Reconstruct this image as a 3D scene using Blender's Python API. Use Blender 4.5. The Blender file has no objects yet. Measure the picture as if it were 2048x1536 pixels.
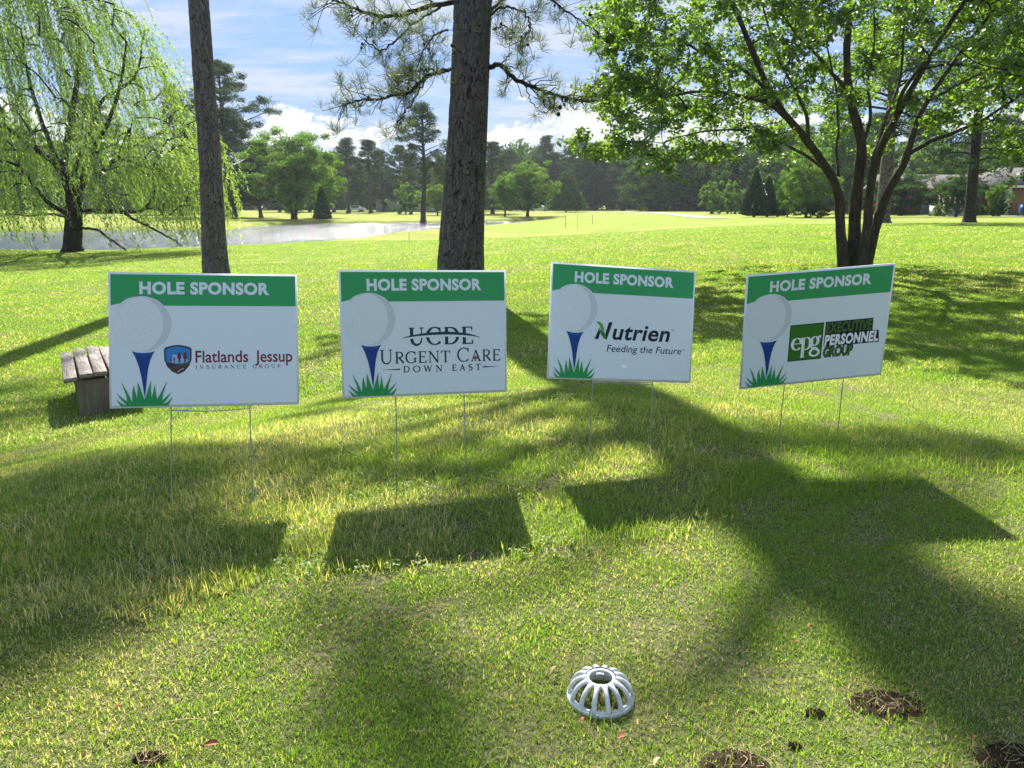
import bpy, math, random
import numpy as np
from mathutils import Vector, Matrix, Euler, noise as mnoise

rng = np.random.default_rng(7)
random.seed(7)
scene = bpy.context.scene
R = math.radians

# ---------------------------------------------------------------- camera, world, sun
CAMZ = 1.7
FPX = 1540.0
PITCH = math.atan(358 / FPX)
cam_d = bpy.data.cameras.new('camera')
cam_d.sensor_fit = 'HORIZONTAL'; cam_d.sensor_width = 36.0; cam_d.lens = FPX / 2048 * 36.0
cam_d.clip_start = 0.05; cam_d.clip_end = 3000
cam = bpy.data.objects.new('camera', cam_d); scene.collection.objects.link(cam)
cam.location = (0, 0, CAMZ); cam.rotation_euler = (math.pi / 2 - PITCH, 0, 0)
scene.camera = cam

SUN_EL, SUN_AZ = R(44.5), R(-6.5)          # azimuth from +Y towards +X
SUND = np.array([math.sin(SUN_AZ) * math.cos(SUN_EL), math.cos(SUN_AZ) * math.cos(SUN_EL), math.sin(SUN_EL)])
sun_d = bpy.data.lights.new('sun', 'SUN'); sun_d.energy = 5.0; sun_d.angle = R(0.53); sun_d.color = (1.0, 0.94, 0.84)
sun = bpy.data.objects.new('sun', sun_d); scene.collection.objects.link(sun)
sun.rotation_euler = Vector(SUND).to_track_quat('Z', 'Y').to_euler()
sun.location = (-5, 20, 30)

world = bpy.data.worlds.new('World'); scene.world = world; world.use_nodes = True
wt = world.node_tree; wt.nodes.clear()
def NN(nt, t, **k):
    n = nt.nodes.new(t)
    for a, b in k.items():
        setattr(n, a, b)
    return n
def mth(nt, op, a, b=None, c=None, clamp=False):
    n = nt.nodes.new('ShaderNodeMath'); n.operation = op; n.use_clamp = clamp
    for i, v in enumerate((a, b, c)):
        if v is None: continue
        if isinstance(v, (int, float)): n.inputs[i].default_value = v
        else: nt.links.new(v, n.inputs[i])
    return n.outputs[0]
def ramp(nt, fac, stops, interp='LINEAR'):
    n = nt.nodes.new('ShaderNodeValToRGB'); n.color_ramp.interpolation = interp
    e = n.color_ramp.elements
    while len(e) > 1: e.remove(e[-1])
    e[0].position = stops[0][0]; e[0].color = tuple(stops[0][1]) + (1,)
    for p_, c_ in stops[1:]:
        x = e.new(p_); x.color = tuple(c_) + (1,)
    if fac is not None: nt.links.new(fac, n.inputs[0])
    return n.outputs[0]
def mixc(nt, f, a, b, blend='MIX'):
    n = nt.nodes.new('ShaderNodeMix'); n.data_type = 'RGBA'; n.blend_type = blend
    for i, v in ((0, f), (6, a), (7, b)):
        if isinstance(v, (int, float)): n.inputs[i].default_value = v
        elif isinstance(v, (tuple, list)): n.inputs[i].default_value = tuple(v) + (1,)
        else: nt.links.new(v, n.inputs[i])
    return n.outputs[2]
def noisen(nt, vec, scale, detail=4, rough=.55, dist=0, dim='3D'):
    n = nt.nodes.new('ShaderNodeTexNoise'); n.noise_dimensions = dim
    n.inputs['Scale'].default_value = scale; n.inputs['Detail'].default_value = detail
    n.inputs['Roughness'].default_value = rough; n.inputs['Distortion'].default_value = dist
    if vec is not None: nt.links.new(vec, n.inputs['Vector'])
    return n.outputs[0]
def comb(nt, x, y, z):
    n = nt.nodes.new('ShaderNodeCombineXYZ')
    for i, v in enumerate((x, y, z)):
        if isinstance(v, (int, float)): n.inputs[i].default_value = v
        else: nt.links.new(v, n.inputs[i])
    return n.outputs[0]

SKY_STR = 0.088
sky = NN(wt, 'ShaderNodeTexSky', sky_type='NISHITA', sun_disc=False, sun_elevation=SUN_EL, sun_rotation=SUN_AZ,
         air_density=1.0, dust_density=0.6, ozone_density=1.6, altitude=0)
tc = NN(wt, 'ShaderNodeTexCoord'); sep = NN(wt, 'ShaderNodeSeparateXYZ'); wt.links.new(tc.outputs['Generated'], sep.inputs[0])
X, Y, Z = sep.outputs
az = mth(wt, 'ARCTAN2', X, Y); el = mth(wt, 'ARCSINE', Z)
# thin high cloud in long streaks
inv = mth(wt, 'DIVIDE', 1.0, mth(wt, 'ADD', mth(wt, 'MAXIMUM', Z, 0.0), 0.12))
cx = mth(wt, 'MULTIPLY', X, inv); cy = mth(wt, 'MULTIPLY', Y, inv)
c1 = comb(wt, mth(wt, 'ADD', mth(wt, 'MULTIPLY', cx, 0.75), mth(wt, 'MULTIPLY', cy, 0.25)), mth(wt, 'MULTIPLY', cy, 1.5), 3.1)
n1 = noisen(wt, c1, 1.15, 8, .6, .5)
c2 = comb(wt, mth(wt, 'MULTIPLY', cx, 1.1), mth(wt, 'MULTIPLY', cy, 3.2), 7.7)
n2 = noisen(wt, c2, 2.2, 9, .62, .8)
cir = mth(wt, 'ADD', mth(wt, 'MULTIPLY', n1, .66), mth(wt, 'MULTIPLY', n2, .34))
cirm = mth(wt, 'MULTIPLY', ramp(wt, cir, [(.42, (0, 0, 0)), (.50, (.42, .42, .42)), (.57, (1, 1, 1))]), 0.88)
# low cumulus banks near the horizon
cu = comb(wt, mth(wt, 'MULTIPLY', az, 1.0), mth(wt, 'MULTIPLY', el, 1.9), 0.35)
n3 = noisen(wt, cu, 24, 10, .62, .2)
n4 = noisen(wt, comb(wt, az, 0.0, 5.3), 2.2, 2, .5)
def bump(a0, wa, e0, we):
    da = mth(wt, 'POWER', mth(wt, 'DIVIDE', mth(wt, 'ABSOLUTE', mth(wt, 'SUBTRACT', az, a0)), wa), 2.0)
    de = mth(wt, 'POWER', mth(wt, 'DIVIDE', mth(wt, 'ABSOLUTE', mth(wt, 'SUBTRACT', el, e0)), we), 2.0)
    return mth(wt, 'MAXIMUM', mth(wt, 'SUBTRACT', 1.0, mth(wt, 'ADD', da, de)), -2.0)
bm = bump(-.27, .12, .075, .036)
for args in ((.085, .115, .078, .048), (.30, .14, .07, .05), (-.62, .2, .07, .05), (.75, .25, .08, .05), (1.5, .4, .09, .05), (-1.4, .4, .08, .05), (2.6, .5, .09, .05), (-2.5, .4, .08, .05)):
    bm = mth(wt, 'MAXIMUM', bm, bump(*args))
cum = mth(wt, 'ADD', mth(wt, 'MULTIPLY', bm, .24), mth(wt, 'SUBTRACT', n3, .5))
cumm = ramp(wt, cum, [(.02, (0, 0, 0)), (.09, (1, 1, 1))])
cshade = ramp(wt, mth(wt, 'ADD', n3, mth(wt, 'MULTIPLY', mth(wt, 'SUBTRACT', el, .07), 3.0)), [(.42, (2.3, 2.7, 3.3)), (.58, (4.1, 4.2, 4.3))])
wash = mixc(wt, ramp(wt, Z, [(0.0, (.85, .85, .85)), (.3, (.75, .75, .75)), (.75, (.0, .0, .0))]), sky.outputs[0], (.36, 1.08, 2.9))
withcir = mixc(wt, cirm, wash, (2.9, 3.2, 3.75))
withcum = mixc(wt, cumm, withcir, cshade)
bg = NN(wt, 'ShaderNodeBackground'); bg.inputs[1].default_value = SKY_STR
wt.links.new(withcum, bg.inputs[0])
wo = NN(wt, 'ShaderNodeOutputWorld'); wt.links.new(bg.outputs[0], wo.inputs[0])

vs = scene.view_settings
scene.display_settings.display_device = 'sRGB'
vs.view_transform = 'Standard'; vs.look = 'None'; vs.gamma = 1.0; vs.use_curve_mapping = False
vs.exposure = 1.5
scene.cycles.use_denoising = True
scene.cycles.max_bounces = 7; scene.cycles.diffuse_bounces = 3; scene.cycles.glossy_bounces = 3
scene.cycles.transmission_bounces = 4; scene.cycles.transparent_max_bounces = 6
scene.cycles.caustics_reflective = False; scene.cycles.caustics_refractive = False

# ---------------------------------------------------------------- helpers
def link(o, parent=None):
    scene.collection.objects.link(o)
    if parent is not None: o.parent = parent
    return o
def mesh_from(name, V, F, mats=None, smooth=False, attr=None, midx=None):
    """V (n,3); F list of arrays (m,k)."""
    V = np.ascontiguousarray(V, dtype=np.float32)
    if isinstance(F, np.ndarray): F = [F]
    F = [np.asarray(f, dtype=np.int32) for f in F if len(f)]
    me = bpy.data.meshes.new(name)
    me.vertices.add(len(V)); me.vertices.foreach_set('co', V.ravel())
    loops = np.concatenate([f.ravel() for f in F]); tot = np.concatenate([np.full(len(f), f.shape[1], np.int32) for f in F])
    start = np.concatenate([[0], np.cumsum(tot)[:-1]]).astype(np.int32)
    me.loops.add(len(loops)); me.loops.foreach_set('vertex_index', loops)
    me.polygons.add(len(tot)); me.polygons.foreach_set('loop_start', start)
    try: me.polygons.foreach_set('loop_total', tot)
    except Exception: pass
    if smooth: me.polygons.foreach_set('use_smooth', np.ones(len(tot), dtype=bool))
    if midx is not None: me.polygons.foreach_set('material_index', np.asarray(midx, dtype=np.int32))
    if attr is not None:
        for an, av in attr.items():
            a = me.attributes.new(an, 'FLOAT', 'POINT'); a.data.foreach_set('value', np.ascontiguousarray(av, dtype=np.float32))
    me.update(calc_edges=True)
    if mats is not None:
        for m in (mats if isinstance(mats, (list, tuple)) else [mats]): me.materials.append(m)
    return me
def obj(name, me, parent=None, loc=None):
    o = bpy.data.objects.new(name, me); link(o, parent)
    if loc is not None: o.location = loc
    return o
def tag(o, label=None, cat=None, group=None, kind=None):
    if label: o['label'] = label
    if cat: o['category'] = cat
    if group: o['group'] = group
    if kind: o['kind'] = kind
    return o
def thing(name, label, cat, loc=(0, 0, 0), group=None, rot=(0, 0, 0)):
    o = bpy.data.objects.new(name, None); o.empty_display_size = .2; link(o); o.location = loc; o.rotation_euler = rot
    return tag(o, label, cat, group)
class Acc:
    def __init__(s): s.V = []; s.F = {}; s.n = 0; s.A = []
    def add(s, V, F, a=None):
        V = np.asarray(V, float).reshape(-1, 3); F = np.asarray(F, int)
        s.V.append(V); s.F.setdefault(F.shape[1], []).append(F + s.n); s.n += len(V)
        s.A.append(np.full(len(V), .5) if a is None else np.broadcast_to(a, (len(V),)))
    def mesh(s, name, mat, smooth=False):
        return mesh_from(name, np.concatenate(s.V), [np.concatenate(f) for f in s.F.values()], mat, smooth, {'tint': np.concatenate(s.A)})
def box(c, d, rz=0):
    c = np.array(c, float); d = np.array(d, float) / 2
    V = np.array([(sx, sy, sz) for sz in (-1, 1) for sy in (-1, 1) for sx in (-1, 1)], float) * d
    if rz:
        cs, sn = math.cos(rz), math.sin(rz); V = np.stack([V[:, 0] * cs - V[:, 1] * sn, V[:, 0] * sn + V[:, 1] * cs, V[:, 2]], 1)
    return V + c, np.array([(0, 2, 3, 1), (4, 5, 7, 6), (0, 1, 5, 4), (2, 6, 7, 3), (0, 4, 6, 2), (1, 3, 7, 5)])
def tube(P, r, sides=8, cap=True):
    P = np.asarray(P, float); n = len(P); r = np.broadcast_to(r, (n,))
    T = np.gradient(P, axis=0); T /= np.linalg.norm(T, axis=1)[:, None] + 1e-12
    up = np.array([0, 0, 1.]) if abs(T[0, 2]) < .9 else np.array([0, 1., 0])
    N = np.zeros_like(P); a = np.cross(T[0], up); a /= np.linalg.norm(a)
    for i in range(n):
        a = a - T[i] * a.dot(T[i]); a /= np.linalg.norm(a) + 1e-12; N[i] = a
    B = np.cross(T, N)
    th = np.linspace(0, 2 * math.pi, sides, endpoint=False)
    V = P[:, None] + r[:, None, None] * (np.cos(th)[None, :, None] * N[:, None] + np.sin(th)[None, :, None] * B[:, None])
    i = np.arange(n - 1)[:, None] * sides; j = np.arange(sides)[None]; k = (j + 1) % sides
    F = np.stack([i + j, i + k, i + sides + k, i + sides + j], -1).reshape(-1, 4)
    return V.reshape(-1, 3), F
def spline(P, n):
    """Catmull-Rom through P, n samples."""
    P = np.asarray(P, float); m = len(P)
    if m == 2: return P[0] + (P[1] - P[0]) * np.linspace(0, 1, n)[:, None]
    Q = np.concatenate([[2 * P[0] - P[1]], P, [2 * P[-1] - P[-2]]])
    t = np.linspace(0, m - 1 - 1e-6, n); i = t.astype(int); u = (t - i)[:, None]
    a, b, c, d = Q[i], Q[i + 1], Q[i + 2], Q[i + 3]
    return .5 * (2 * b + (c - a) * u + (2 * a - 5 * b + 4 * c - d) * u ** 2 + (3 * b - a - 3 * c + d) * u ** 3)
def unit(n):
    v = rng.normal(size=(n, 3)); return v / np.linalg.norm(v, axis=1)[:, None]
def leafquads(C, D, L, Wd, nrm=None, mid=.45):
    """rhombic leaves: base C, direction D, length L, width Wd."""
    n = len(C); L = np.broadcast_to(L, (n,))[:, None]; Wd = np.broadcast_to(Wd, (n,))[:, None]
    if nrm is None: nrm = unit(n)
    S = np.cross(D, nrm); S /= np.linalg.norm(S, axis=1)[:, None] + 1e-9
    V = np.stack([C, C + D * L * mid + S * Wd / 2, C + D * L, C + D * L * mid - S * Wd / 2], 1).reshape(-1, 3)
    return V, np.arange(4 * n).reshape(n, 4)
def pix(u, v, Yd):
    """world point on the ray through photo pixel (u,v) at world depth y=Yd"""
    c, s = math.cos(PITCH), math.sin(PITCH); a = (u - 1024) / FPX; b = (768 - v) / FPX
    d = np.array([a, c + b * s, -s + b * c]); return d * (Yd / d[1]) + np.array([0, 0, CAMZ])
def pixdrop(u, v, drop):
    c, s = math.cos(PITCH), math.sin(PITCH); a = (u - 1024) / FPX; b = (768 - v) / FPX
    d = np.array([a, c + b * s, -s + b * c]); return d * (-drop / d[2]) + np.array([0, 0, CAMZ])

# ---------------------------------------------------------------- materials
def newmat(name):
    m = bpy.data.materials.new(name); m.use_nodes = True; m.node_tree.nodes.clear(); return m, m.node_tree
def out(nt, sh, disp=None):
    o = nt.nodes.new('ShaderNodeOutputMaterial'); nt.links.new(sh, o.inputs[0])
def bumpn(nt, h, strength, dist=.01):
    b = nt.nodes.new('ShaderNodeBump'); b.inputs['Strength'].default_value = strength; b.inputs['Distance'].default_value = dist
    nt.links.new(h, b.inputs['Height']); return b.outputs[0]
def princ(nt, col, rough=.6, spec=.3, metal=0, normal=None):
    p = nt.nodes.new('ShaderNodeBsdfPrincipled')
    if isinstance(col, tuple): p.inputs['Base Color'].default_value = col + (1,)
    else: nt.links.new(col, p.inputs['Base Color'])
    if isinstance(rough, (int, float)): p.inputs['Roughness'].default_value = rough
    else: nt.links.new(rough, p.inputs['Roughness'])
    p.inputs['Specular IOR Level'].default_value = spec; p.inputs['Metallic'].default_value = metal
    if normal is not None: nt.links.new(normal, p.inputs['Normal'])
    return p.outputs[0]
def plain(name, col, rough=.6, spec=.3, metal=0, var=.12, scale=20):
    m, nt = newmat(name); t = nt.nodes.new('ShaderNodeTexCoord')
    n = noisen(nt, t.outputs['Object'], scale, 4)
    c = mixc(nt, n, tuple(x * (1 - var) for x in col), tuple(min(1, x * (1 + var)) for x in col))
    out(nt, princ(nt, c, rough, spec, metal)); return m
def leafmat(name, cols, trans=.45, tcol=None, objvar=.25, gloss=.04, nscale=.35):
    m, nt = newmat(name)
    at = nt.nodes.new('ShaderNodeAttribute'); at.attribute_name = 'tint'
    oi = nt.nodes.new('ShaderNodeObjectInfo')
    f = mth(nt, 'ADD', at.outputs['Fac'], mth(nt, 'MULTIPLY', mth(nt, 'SUBTRACT', oi.outputs['Random'], .5), objvar), clamp=True)
    k = len(cols) - 1
    c = ramp(nt, f, [(i / k, cc) for i, cc in enumerate(cols)])
    d = nt.nodes.new('ShaderNodeBsdfDiffuse'); nt.links.new(c, d.inputs[0])
    tr = nt.nodes.new('ShaderNodeBsdfTranslucent')
    tc_ = mixc(nt, 1.0, c, tcol or (1.5, 1.7, .6), 'MULTIPLY'); nt.links.new(tc_, tr.inputs[0])
    mx = nt.nodes.new('ShaderNodeMixShader'); mx.inputs[0].default_value = trans
    nt.links.new(d.outputs[0], mx.inputs[1]); nt.links.new(tr.outputs[0], mx.inputs[2])
    g = nt.nodes.new('ShaderNodeBsdfGlossy'); g.inputs['Roughness'].default_value = .38; g.inputs[0].default_value = (1, 1, 1, 1)
    m2 = nt.nodes.new('ShaderNodeMixShader'); m2.inputs[0].default_value = gloss
    nt.links.new(mx.outputs[0], m2.inputs[1]); nt.links.new(g.outputs[0], m2.inputs[2])
    out(nt, m2.outputs[0]); return m
def barkmat(name, c1, c2, zs=.25, sc=9.0, bstr=.8):
    m, nt = newmat(name); t = nt.nodes.new('ShaderNodeTexCoord')
    mp = nt.nodes.new('ShaderNodeMapping'); nt.links.new(t.outputs['Object'], mp.inputs[0]); mp.inputs['Scale'].default_value = (1, 1, zs)
    v = nt.nodes.new('ShaderNodeTexVoronoi'); v.feature = 'DISTANCE_TO_EDGE'; v.inputs['Scale'].default_value = sc
    wob = noisen(nt, mp.outputs[0], sc * .8, 3)
    va = nt.nodes.new('ShaderNodeVectorMath'); va.operation = 'ADD'; nt.links.new(mp.outputs[0], va.inputs[0])
    cb = comb(nt, mth(nt, 'MULTIPLY', wob, .12), mth(nt, 'MULTIPLY', wob, .1), 0.0); nt.links.new(cb, va.inputs[1]); nt.links.new(va.outputs[0], v.inputs['Vector'])
    e = ramp(nt, v.outputs['Distance'], [(0, (0, 0, 0)), (.18, (1, 1, 1))])
    n = noisen(nt, mp.outputs[0], sc * 3, 6, .65)
    big = noisen(nt, t.outputs['Object'], 1.1, 3)
    c = mixc(nt, ramp(nt, n, [(.3, (0, 0, 0)), (.7, (1, 1, 1))]), c1, c2)
    c = mixc(nt, mth(nt, 'MULTIPLY', big, .35), c, tuple(x * .6 for x in c1))
    c = mixc(nt, e, tuple(x * .35 for x in c1), c)
    h = mth(nt, 'ADD', e, mth(nt, 'MULTIPLY', n, .5))
    out(nt, princ(nt, c, .9, .15, 0, bumpn(nt, h, bstr, .02))); return m
def woodmat(name, c1, c2, axis='Y'):
    m, nt = newmat(name); t = nt.nodes.new('ShaderNodeTexCoord')
    oi = nt.nodes.new('ShaderNodeObjectInfo')
    mp = nt.nodes.new('ShaderNodeMapping'); nt.links.new(t.outputs['Object'], mp.inputs[0])
    mp.inputs['Scale'].default_value = {'Y': (14, 1.2, 14), 'Z': (9, 9, 1.2)}[axis]
    nt.links.new(comb(nt, mth(nt, 'MULTIPLY', oi.outputs['Random'], 30.0), mth(nt, 'MULTIPLY', oi.outputs['Random'], 17.0), 0.0), mp.inputs['Location'])
    n = noisen(nt, mp.outputs[0], 1.0, 3, .5, 1.2)
    w = mth(nt, 'FRACT', mth(nt, 'MULTIPLY', n, 9.0)); w = mth(nt, 'ABSOLUTE', mth(nt, 'SUBTRACT', w, .5))
    f = noisen(nt, mp.outputs[0], 7, 5, .6)
    big = noisen(nt, t.outputs['Object'], 4, 3)
    c = mixc(nt, mth(nt, 'MULTIPLY', w, 1.9, clamp=True), c1, c2); c = mixc(nt, mth(nt, 'MULTIPLY', f, .5), c, tuple(x * .35 for x in c1))
    c = mixc(nt, ramp(nt, big, [(.4, (0, 0, 0)), (.75, (.6, .6, .6))]), c, tuple(x * .5 for x in c1))
    out(nt, princ(nt, c, .75, .3, 0, bumpn(nt, mth(nt, 'ADD', w, f), .5, .004))); return m

M = {}
M['pinebark'] = barkmat('pine_bark', (.050, .042, .038), (.125, .105, .09), .30, 13, .9)
M['darkbark'] = barkmat('dark_bark', (.035, .030, .026), (.085, .072, .06), .25, 16, .6)
M['palebark'] = barkmat('pale_bark', (.12, .10, .08), (.24, .21, .18), .30, 10, .6)
def smoothbark():
    m, nt = newmat('smooth_mottled_bark'); t = nt.nodes.new('ShaderNodeTexCoord'); mp = nt.nodes.new('ShaderNodeMapping'); nt.links.new(t.outputs['Object'], mp.inputs[0]); mp.inputs['Scale'].default_value = (1, 1, .22)
    n = noisen(nt, mp.outputs[0], 14, 6, .65); g2 = noisen(nt, t.outputs['Object'], 2.5, 4, .6)
    c = mixc(nt, ramp(nt, n, [(.35, (0, 0, 0)), (.65, (1, 1, 1))]), (.040, .033, .026), (.115, .092, .066)); c = mixc(nt, ramp(nt, g2, [(.5, (0, 0, 0)), (.7, (.7, .7, .7))]), c, (.055, .062, .025))
    out(nt, princ(nt, c, .85, .2, 0, bumpn(nt, n, .6, .02))); return m
M['smoothbark'] = smoothbark()
M['farbark'] = plain('far_bark', (.075, .062, .052), .9, .1, 0, .3, 3)
M['needle'] = leafmat('pine_needles', [(.05, .075, .03), (.085, .115, .05), (.17, .16, .08)], .4, objvar=.1)
M['padneedle'] = leafmat('pine_foliage', [(.032, .056, .030), (.052, .084, .042), (.085, .12, .06)], .3, (1.2, 1.3, .8), gloss=0)
M['decid'] = leafmat('broad_leaves', [(.05, .10, .025), (.085, .16, .038), (.14, .23, .055)], .45, gloss=0)
M['decid_pale'] = leafmat('fresh_leaves', [(.06, .11, .035), (.10, .17, .050), (.16, .235, .07)], .45, gloss=0)
M['decid_dark'] = leafmat('dark_leaves', [(.028, .060, .022), (.048, .092, .032), (.080, .13, .048)], .35, gloss=0)
M['willow'] = leafmat('willow_leaves', [(.10, .16, .05), (.17, .25, .07), (.30, .34, .11)], .55, objvar=0)
M['crepe'] = leafmat('shade_tree_leaves', [(.050, .105, .022), (.085, .165, .032), (.16, .24, .045)], .62, (2.1, 2.1, .55), objvar=0, gloss=.07)
M['cypress'] = leafmat('cypress_foliage', [(.022, .048, .022), (.034, .068, .028), (.055, .09, .036)], .2, (1.2, 1.3, .8))

# ---------------------------------------------------------------- terrain
WATER_Z = CAMZ - 2.3
_d = np.array([0, 1, 2, 2.6, 3.1, 3.7, 4.5, 6, 9, 13, 20, 36, 60, 100, 150, 230, 400, 1200.])
_az = np.radians([-42, -20, -6, 4, 16, 34])
_T = np.array([
    [1.00, 1.00, 1.00, .98, .98, 1.12, 1.36, 1.68, 1.72, 1.72, 1.85, 2.18, 2.10, 1.90, 1.65, 1.45, 1.5, 1.5],
    [1.00, 1.00, 1.00, .98, .96, 1.02, 1.20, 1.55, 1.70, 1.70, 1.80, 2.18, 2.10, 2.00, 1.70, 1.35, 1.4, 1.4],
    [1.00, 1.00, 1.00, .99, .97, .98, 1.10, 1.33, 1.42, 1.40, 1.55, 1.95, 2.15, 2.18, 1.80, 1.25, 1.2, 1.2],
    [1.00, 1.00, 1.00, 1.00, .98, .97, 1.06, 1.25, 1.36, 1.32, 1.42, 1.70, 1.95, 2.05, 1.55, 1.20, 1.1, 1.1],
    [1.00, 1.00, 1.00, 1.00, .99, .98, 1.04, 1.20, 1.30, 1.22, 1.15, 1.10, 1.20, 1.30, 1.15, 1.10, 1.0, 1.0],
    [1.00, 1.00, 1.00, 1.00, 1.00, 1.00, 1.06, 1.20, 1.28, 1.18, 1.06, .96, .95, .95, .95, .95, 1.0, 1.0]])
_ls = np.linspace(0, 1, 500); _lg = np.log1p(_d) / math.log1p(1200.)
_k = np.exp(-.5 * (np.arange(-14, 15) / 6.) ** 2); _k /= _k.sum()
_TT = []
for row in _T:
    q = np.interp(_ls, _lg, row); q = np.convolve(np.pad(q, 14, mode='edge'), _k, 'valid'); _TT.append(q)
_TT = np.array(_TT)
_as = np.linspace(_az[0], _az[-1], 121)
_TA = np.array([np.interp(_as, _az, _TT[:, j]) for j in range(500)]).T
_TA = np.apply_along_axis(lambda c: np.convolve(np.pad(c, 14, mode='edge'), _k, 'valid'), 0, _TA)

near_px = [(-700, 520), (-300, 510), (0, 505), (200, 506), (450, 498), (560, 494), (700, 483), (800, 468), (900, 461), (964, 455), (1040, 447.5), (1130, 441.4)]
far_px = [(1130, 440.9), (1040, 441.4), (964, 443.3), (900, 444.6), (830, 445.5), (700, 446), (600, 447.5), (500, 453), (430, 461), (300, 459), (0, 464), (-300, 468), (-700, 474)]
POND = np.array([pixdrop(u, v, 2.3)[:2] for u, v in near_px + far_px])
def pond_sd(x, y):
    """signed distance to the pond edge, negative inside"""
    P = POND; Q = np.roll(P, -1, 0); dmin = np.full(x.shape, 1e9); ins = np.zeros(x.shape, bool)
    for (ax, ay), (bx, by) in zip(P, Q):
        ex, ey = bx - ax, by - ay; t = np.clip(((x - ax) * ex + (y - ay) * ey) / (ex * ex + ey * ey + 1e-9), 0, 1)
        dmin = np.minimum(dmin, np.hypot(x - ax - t * ex, y - ay - t * ey))
        c = ((ay > y) != (by > y)) & (x < (bx - ax) * (y - ay) / (by - ay + 1e-12) + ax); ins ^= c
    return np.where(ins, -dmin, dmin)
def vnoise(x, y, s, seed=0):
    """cheap smooth value noise"""
    g = np.random.default_rng(seed).random((64, 64)); x = x / s; y = y / s
    i = np.floor(x).astype(int); j = np.floor(y).astype(int); u = x - i; v = y - j
    u = u * u * (3 - 2 * u); v = v * v * (3 - 2 * v); i &= 63; j &= 63; i1 = (i + 1) & 63; j1 = (j + 1) & 63
    return g[i, j] * (1 - u) * (1 - v) + g[i1, j] * u * (1 - v) + g[i, j1] * (1 - u) * v + g[i1, j1] * u * v
def gz(x, y):
    x = np.asarray(x, float); y = np.asarray(y, float); sh = np.broadcast(x, y).shape
    x = np.broadcast_to(x, sh).astype(float); y = np.broadcast_to(y, sh).astype(float)
    d = np.hypot(x, y); a = np.arctan2(x, np.maximum(y, .3 + .3 * np.abs(x)))
    fi = np.clip(np.log1p(d) / math.log1p(1200.), 0, 1) * 499; fj = (np.clip(a, _az[0], _az[-1]) - _az[0]) / (_az[-1] - _az[0]) * 120
    i = np.minimum(fi.astype(int), 498); j = np.minimum(fj.astype(int), 119); u = fi - i; v = fj - j
    dr = _TA[j, i] * (1 - u) * (1 - v) + _TA[j, i + 1] * u * (1 - v) + _TA[j + 1, i] * (1 - u) * v + _TA[j + 1, i + 1] * u * v
    z = CAMZ - dr
    z = z + (vnoise(x, y, .9, 1) - .5) * .018 + (vnoise(x, y, 4., 2) - .5) * .05 * np.clip(d / 8, 0, 1) + (vnoise(x, y, 19., 3) - .5) * .16 * np.clip(d / 40, 0, 1)
    sd = np.where((d > 25) & (y > 0), 0, 1e3)
    m = sd == 0
    if m.any():
        s = np.full(sh, 1e3); s[m] = pond_sd(x[m], y[m])
        land = np.maximum(z, WATER_Z + np.where(y > 55, .22, .07) + np.clip(s, 0, 4) * .03)
        edge = WATER_Z + (land - WATER_Z) * np.clip(s / .45, 0, 1)
        z = np.where(s > 0, np.where(s < 60, edge, z), WATER_Z - .05 - np.clip(-s * .5, 0, .8))
    return z
def g0(x, y): return float(gz(np.array([x]), np.array([y]))[0])

def grade(a, b, s0, k, smax):
    v = [a]; s = s0
    while v[-1] < b: v.append(v[-1] + s); s = min(s * k, smax)
    return v
xp = np.array(grade(0, 34, .06, 1.035, .6) ); xp = np.concatenate([xp, np.array(grade(xp[-1] + .6, 90, .7, 1.02, 2)), np.array(grade(94, 900, 4, 1.15, 80))])
xs = np.concatenate([-xp[:0:-1], xp])
ys = np.concatenate([np.array(grade(-8, 0, .4, 1, .4))[:-1], np.array(grade(0, 34, .06, 1.02, .6))])
ys = np.concatenate([ys, np.arange(ys[-1] + .5, 125, .55)]); ys = np.concatenate([ys, np.array(grade(ys[-1] + 1, 1300, 1.2, 1.12, 90))])
GX, GY = np.meshgrid(xs, ys)
GZ = gz(GX, GY)
nx, ny = len(xs), len(ys)
ii = (np.arange(ny - 1)[:, None] * nx + np.arange(nx - 1)[None]).ravel()
GF = np.stack([ii, ii + 1, ii + nx + 1, ii + nx], 1)

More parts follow.
